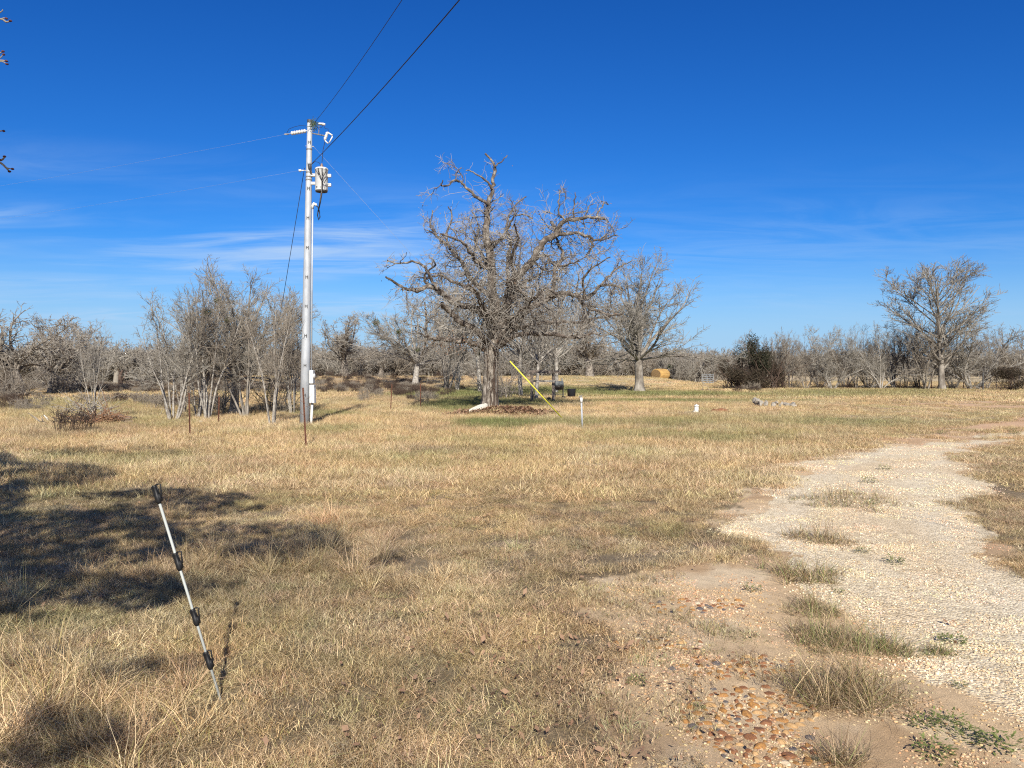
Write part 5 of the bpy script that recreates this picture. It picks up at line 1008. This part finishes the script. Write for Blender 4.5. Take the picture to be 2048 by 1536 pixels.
# step-in plastic post
b = G3(441, 1398); d = b.y; top = V3(309, 974, d+.02); sp = thing('step_in_post', 'leaning grey electric fence post with four black clips', 'fence post', b); ax = (top-b); L = ax.length; ax.normalize()
mb = MB(); mb.tube([ax*-.12, ax*(L*.985)], .0065, 12); mb.build('rod', M['fiber'], sp, True)
sd = Vector((1, 0, 0)); sd = (sd-ax*sd.dot(ax)).normalized(); yy = ax.cross(sd)
def onrod(py): return (top-b)*((1398-py)/(1398-974.))
for y0, y1, sc_ in ((971, 1007, 1), (1106, 1141, 1), (1218, 1251, .95), (1303, 1338, .85)):
    mb = MB(); a = onrod(y1); c = onrod(y0); h = (c-a).length; u0 = a; R3 = Matrix((sd, yy, ax)).transposed()
    mb.tube([a, a+ax*h*.12, a+ax*h*.45, a+ax*h*.55, c-ax*.01, c], [.010, .014, .014, .010, .010, .012], 10)
    mb.tube([a+ax*h*.25+sd*.012, a+ax*h*.45+sd*.022, a+ax*h*.72+sd*.026*sc_, c+sd*.032*sc_-ax*.004, c+sd*.022*sc_, c+sd*.006], [.005, .0045, .0035, .0035, .0035, .004], 6)
    mb.tube([a+ax*h*.42+sd*.014, a+ax*h*.70+sd*.012, c+sd*.010*sc_-ax*.004], .0026, 6)
    mb.tube([a+ax*h*.1-sd*.008, a+ax*h*.5-sd*.011, c-sd*.014-ax*.006, c-sd*.004], .0038, 6)
    mb.box(a+ax*h*.3+sd*.004, (.026, .018, h*.4), R3)
    mb.build('clip', M['black'], sp, True)
# water standpipe
b = G3(1165, 857); t = thing('water_standpipe', 'grey water pipe with white top and spigot on the lawn', 'standpipe', b); k = b.y/F
mb = MB(); mb.tube([(0, 0, -.1), (-.03, 0, 54*k)], .024, 12); mb.build('pipe', M['galv'], t, True)
mb = MB(); mb.tube([(-.03, 0, 53*k), (-.033, 0, 63*k)], .036, 12); mb.build('pipe_sleeve', M['pvc'], t, True)
mb = MB(); z = 63*k; mb.tube([(-.033, 0, z), (-.033, 0, z+.03), (-.08, 0, z+.035), (-.10, 0, z-.005)], [.02, .022, .018, .014], 8); mb.tube([(-.033, 0, z+.03), (-.033, 0, z+.06)], .012, 8); mb.box((-.033, 0, z+.065), (.07, .015, .012)); mb.build('spigot', M['bracket'], t)
# white pvc clean-out
b = G3(1393, 826); t = thing('drain_pipe', 'short white plastic pipe standing up from the lawn', 'pipe', b)
mb = MB(); mb.tube([(0, 0, -.1), (0, 0, .24)], .075, 20); mb.build('pipe', M['pvc'], t, True); mb = MB(); mb.lathe((0, 0, .232), (0, 0, 1), [(0, .084), (.06, .084), (.075, .075)], 20); mb.box((0, 0, .32), (.05, .05, .03)); mb.build('cap', M['pvc'], t, True)
mb = MB(); mb.tube([(-.07, -.02, .06), (-.13, -.03, .06)], .028, 10); mb.build('side_outlet', M['pvc'], t, True)
# ant hill
b = G3(1441, 825); V, Fc = ICO[3]; P = V.copy(); rg = np.random.default_rng(4); P[:, 2] = np.maximum(P[:, 2], -.2); P *= np.array([.40, .30, .15])*(1+.5*(fbm(P[:, 0]*4+9, P[:, 1]*4+P[:, 2]*3, 6)-.5))[:, None]; P += (rg.random(P.shape)-.5)*.045
mb = MB(); mb.add(P, Fc); o = mb.build('ant_mound', M['reddirt'], None, True, b); tag(o, 'low mound of loose red earth near the white pipe', 'mound')
# fire ring
rg = np.random.default_rng(12); c = G3(1547, 814)
for i in range(19):
    a = i*2*PI/16+rg.normal(0, .06); r = .80+rg.normal(0, .05); w = rg.uniform(.20, .34); hh = rg.uniform(.18, .30); z = 0
    if i >= 16: a = (2.7, 3.3, 3.0)[i-16]; z = .15; r = .78; w = (.3, .26, .22)[i-16]
    elif math.cos(a) < -.6: hh += .07
    x, y = c.x+r*1.0*math.cos(a), c.y+r*math.sin(a)*1.1; mb = MB(); mb.rock((0, 0, 0), (w, w*.8, hh), 40+i, .45, a, 2); o = mb.build('fire_ring_rock', M['rock'], None, False, (x, y, gz1(x, y)+hh*.36+z))
    tag(o, 'grey limestone rock of the low campfire ring' if i < 16 else 'grey rock stacked on top at the high end of the campfire ring', 'rock', 'limestone rocks of the campfire ring' if i < 16 else 'rocks stacked on the campfire ring')
# slab by the oak
b = G3(957, 829); mb = MB(); pts = [(-.36, -.16), (-.20, .06), (.02, .26), (.26, .32), (.33, .18), (.18, -.02), (.0, -.17)]; n = len(pts)
mb.add([(x, y, .05+.14*(x+.40)+.30*(y+.12)) for x, y in pts]+[(x*1.02, y*1.02-.02, -.05) for x, y in pts], [tuple(range(n))]+[(i, i+n, (i+1) % n+n, (i+1) % n) for i in range(n)]+[tuple(range(2*n-1, n-1, -1))]); o = mb.build('stone_slab', M['slab'], None, False, (b.x, b.y-.1, b.z+.03)); tag(o, 'tilted pale stone slab at the foot of the big oak', 'stone slab')
# timber frame
b = G3(1087, 804); d = b.y; k = d/F; t = thing('timber_frame', 'weathered wooden frame of two posts, beam and rail', 'timber frame', b)
for px, yy_ in ((1063.5, -.2), (1107, .15)):
    mb = MB(); x = (px-1087)*k; zt = 58*k; mb.box((x, yy_, zt/2-.1), (.15, .14, zt+.2), bev=.015); mb.build('post', M['wood'], t)
mb = MB(); mb.box((0, -.01, 60.5*k), (70*k, .20, .15), bev=.012); mb.build('beam', M['wood'], t); mb = MB(); mb.box((-1*k, -.16, 42*k), (50*k, .035, .09)); mb.build('rail', M['palewood'], t)
# smoker grill
b = G3(1118, 797); k = b.y/F; g = thing('smoker_grill', 'black barrel smoker grill with grey lid on legs', 'grill', b, .1)
def half(r, L, a0, a1, m, nm, z, n=12):
    mb = MB(); V = []; Fc = []
    for s in (-1, 1):
        for i in range(n+1): a = a0+(a1-a0)*i/n; V.append((s*L/2, r*math.cos(a), z+r*math.sin(a)))
    for i in range(n): Fc.append((i, i+1, n+2+i, n+1+i))
    Fc += [tuple(range(n, -1, -1)), tuple(range(n+1, 2*n+2)), (0, n+1, 2*n+1, n)]; mb.add(V, Fc); return mb.build(nm, m, g, True)
z0 = 27*k; half(.25, 17*k, PI, 2*PI, M['grill'], 'firebox', z0); lid = half(.25, 16.4*k, 0, PI, M['cover'], 'lid', z0+.006)
mb = MB(); mb.tube([(-.12, -.27, z0+.12), (-.12, -.31, z0+.12), (.12, -.31, z0+.12), (.12, -.27, z0+.12)], .01, 6); mb.build('lid_handle', M['steel'], lid)
for sx in (-1, 1):
    for sy in (-1, 1): mb = MB(); mb.tube([(sx*.22, sy*.14, z0-.2), (sx*.25, sy*.20, 0)], .016, 6); mb.build('leg', M['steel'], g)
mb = MB(); mb.box((0, 0, .25), (.5, .34, .02)); mb.build('lower_shelf', M['steel'], g); mb = MB(); mb.box((-.42, -.02, z0-.02), (.28, .3, .02)); mb.build('side_shelf', M['steel'], g)
mb = MB(); mb.tube([(.18, 0, z0+.2), (.18, 0, z0+.42)], .035, 10); mb.build('chimney', M['cover'], g)
for sy in (-1, 1): mb = MB(); mb.lathe((.27, sy*.2, .09), (0, 1, 0), [(-.015, .05), (-.012, .09), (.012, .09), (.015, .05)], 16); mb.build('wheel', M['black'], g)
# tub on a board
b = G3(1143, 795); mb = MB(); mb.box((0, 0, .045), (1.15, .5, .09), bev=.01); tag(mb.build('plank', mat('red_brown_board', (.30, .17, .10), .9, var=(.2, .11, .06), scale=5), None, False, b), 'short reddish plank lying under the black tub', 'plank')
t = thing('black_tub', 'round black plastic tub beside the smoker grill', 'tub', b+Vector((0, 0, .09)))
k = b.y/F; mb = MB(); n = 24; prof = [(0, .22), (.02, .235), (15*k, .275)]
mb.lathe((0, 0, 0), (0, 0, 1), [(0, .20), (.01, .235), (.44, .262), (.45, .27), (.45, .25), (.08, .225), (.05, .0)], 26); mb.build('tub_wall', M['tub'], t, True); mb = MB(); mb.lathe((0, 0, .425), (0, 0, 1), [(0, .265), (.005, .279), (.03, .279), (.035, .265)], 26); mb.build('rim', M['tub'], t, True)
b = G3(1098, 801); mb = MB(); mb.rock((0, 0, .08), (.26, .2, .2), 8, .4); tag(mb.build('charred_log', M['under'], None, False, b), 'small charred black chunk at the foot of the timber frame', 'charred log')
# hay bale
x = (1321-CX)/F*97; zb = gz1(x, 97.); hb = thing('hay_bale', 'round golden hay bale at the far side of the lawn', 'hay bale', (x, 97, zb), math.radians(40), s=(1.3, 1.2, 1.0))
n = 28; r = .76; L = 1.35; rg = np.random.default_rng(6); V = []; Fc = []
rings = [(-L/2, .80), (-L/2+.06, .97), (-L/4, 1.0), (0, 1.01), (L/4, 1.0), (L/2-.06, .97), (L/2, .80)]
for xx, s in rings:
    for i in range(n):
        a = 2*PI*i/n; q = r*s*(1+rg.normal(0, .008)); zz = q*math.sin(a); zz = zz*.97 if zz > -.6*r else -.62*r+zz*.3*0-.12; V.append((xx, q*math.cos(a), zz+.70))
for j in range(len(rings)-1):
    for i in range(n): Fc.append((j*n+i, j*n+(i+1) % n, (j+1)*n+(i+1) % n, (j+1)*n+i))
mb = MB(); mb.add(V, Fc); mb.build('bale_wrap', M['hay'], hb, True)
for s, j in ((-1, 0), (1, len(rings)-1)): mb = MB(); mb.add([(V[j*n+i][0]+s*.0, V[j*n+i][1], V[j*n+i][2]) for i in range(n)]+[(s*(L/2+.03), 0, .72)], [(i, (i+1) % n, n) for i in range(n)]); mb.build('bale_end', M['hayend'], hb, True)
# gate
x = (1415-CX)/F*94; gt = thing('field_gate', 'grey slatted gate in front of the far thicket', 'gate', (x, 94, gz1(x, 94.)), .15)
for z in (.18, .42, .66, .90, 1.12): mb = MB(); mb.box((0, 0, z), (1.5, .03, .10)); mb.build('slat', M['gate'], gt)
for xx in (-.72, -.1, .30, .72): mb = MB(); mb.box((xx, -.03, .62), (.09, .04, 1.25)); mb.build('upright', M['gate'], gt)
mb = MB(); mb.tube([(.95, 0, -.1), (.95, 0, 1.4)], .05, 8); mb.build('gate_post', M['wood'], gt)
# wire fence along the tree line
fx0, fx1 = (1455-CX)/F*74, (2200-CX)/F*64; fe = thing('wire_fence', 'thin wire fence with dark posts along the tree line', 'fence', (fx0, 74, 0)); A = Vector((0, 0, 0)); B = Vector((fx1-fx0, -10, 0)); NP = 13
for i in range(NP): p = A.lerp(B, i/(NP-1)); mb = MB(); mb.tube([p+Vector((0, 0, -.1)), p+Vector((0, 0, 1.35))], .035, 6); mb.build('post', M['rust'] if i % 3 else M['wood'], fe)
for z in (.35, .65, .95, 1.25): mb = MB(); mb.tube([A+Vector((0, 0, z)), B+Vector((0, 0, z))], .006, 4); mb.build('wire', M['bracket'], fe)
x = (1966-CX)/F*63; mb = MB(); mb.tube([(0, 0, -.1), (0, 0, 1.5)], .05, 8); tag(mb.build('fence_pipe', M['steel'], None, False, (x, 63, gz1(x, 63.))), 'dark upright pipe beside the brown brush', 'fence post')
# yellow marker, logs, sticks, stump
p = G3(530, 826); mb = MB(); mb.tube([(0, 0, -.1), V3(541, 752, p.y)-p], .012, 8); tag(mb.build('marker_rod', M['yellow'], None, True, p), 'faded yellow rod leaning inside the grove', 'marker rod')
for i, (x0, y0, x1, y1, r, lab) in enumerate(((222, 842, 262, 845, .09, 'thickest dead log of the pile by the crooked tree'), (235, 846, 272, 842, .065, 'dark log lying across the front of the pile'), (228, 848, 266, 849, .05, 'thin pale log lowest in the pile'))):
    a = G3(x0, y0); b = G3(x1, y1); rg = np.random.default_rng(i); P, R = cat_rom([a+Vector((0, 0, r)), a.lerp(b, .35)+Vector((0, .05, r*1.5)), a.lerp(b, .7)+Vector((0, -.05, r*1.2)), b+Vector((0, 0, r*1.4))], [r, r*1.1, r*.9, r*.7], 4); mb = MB(); P -= np.array(a); mb.tube([Vector(p) for p in P], list(R*(1+rg.normal(0, .08, len(R)))), 9); tag(mb.build('dead_log', M['log'], None, True, a), lab, 'log', 'dead logs piled beside the crooked tree')
a = G3(97, 846); mb = MB(); mb.tube([(0, 0, -.03), V3(95, 838, a.y)-a, V3(88, 830, a.y)-a], [.03, .028, .012], 7); tag(mb.build('bleached_stick', M['stick'], None, True, a), 'bleached white stick poking out of the weeds', 'stick')
a = G3(402, 848); mb = MB(); mb.rock((0, 0, .03), (.14, .1, .09), 3, .3); tag(mb.build('white_stone', M['slab'], None, False, a), 'small white stone in grass below the grove', 'stone')
br = np.random.default_rng(41)
def pile(px, py, n, R, lab, m, h=.5):
    c = G3(px, py); P = np.zeros((n, 5, 3)); a = br.random(n)*6.28; r = R*np.sqrt(br.random(n)); P[:, 0] = np.stack([r*np.cos(a), r*np.sin(a)*.7, br.random(n)*h*.4], 1); d = br.normal(0, 1, (n, 3)); d[:, 2] = np.abs(d[:, 2])*.6; d /= np.linalg.norm(d, axis=1, keepdims=True); L = br.uniform(.2, .8, n)
    for k in range(4): d += br.normal(0, .2, (n, 3)); P[:, k+1] = P[:, k]+d*(L/4)[:, None]
    P[:, :, 2] = np.maximum(P[:, :, 2], 0); V, Q = tubes(P, np.linspace(.014, .005, 5)[None].repeat(n, 0), 4); tag(link('brush_pile', mesh_np('brush_pile', V, Q, m), loc=c), lab, 'brush pile')
pile(180, 840, 110, .7, 'grey dead branches tangled round the crooked tree', M['lichen'], 1.3)
pile(208, 850, 120, .6, 'orange brown heap of dead twigs before the crooked tree', mat('rust_twig', (.34, .20, .11), .9, var=(.2, .1, .06), scale=3), .5)
pile(130, 848, 30, .7, 'flat grey sticks spread in the weeds beside the white stick', M['graybark'], .15)
sx = (240-CX)/F*66; st = thing('dead_snag', 'black broken dead trunk standing before the far woods', 'dead tree', (sx, 66, gz1(sx, 66.)))
mb = MB(); mb.tube([(0, 0, -.1), (.05, 0, .6), (.0, 0, 1.2), (.22, 0, 1.7)], [.30, .20, .15, .07], 8); mb.tube([(.03, 0, .6), (.4, .1, 1.2), (.5, .1, 1.6)], [.12, .08, .04], 6); mb.build('trunk', M['darktwig'], st, True)
mb = MB(); mb.tube([(.1, 0, 1.3), (-.2, .1, 1.6), (-.3, .1, 1.8)], [.06, .04, .02], 5); mb.tube([(.25, 0, 1.0), (.55, 0, 1.05)], [.05, .02], 5); mb.build('broken_branch', M['darktwig'], st)
print('objects', len(bpy.data.objects))
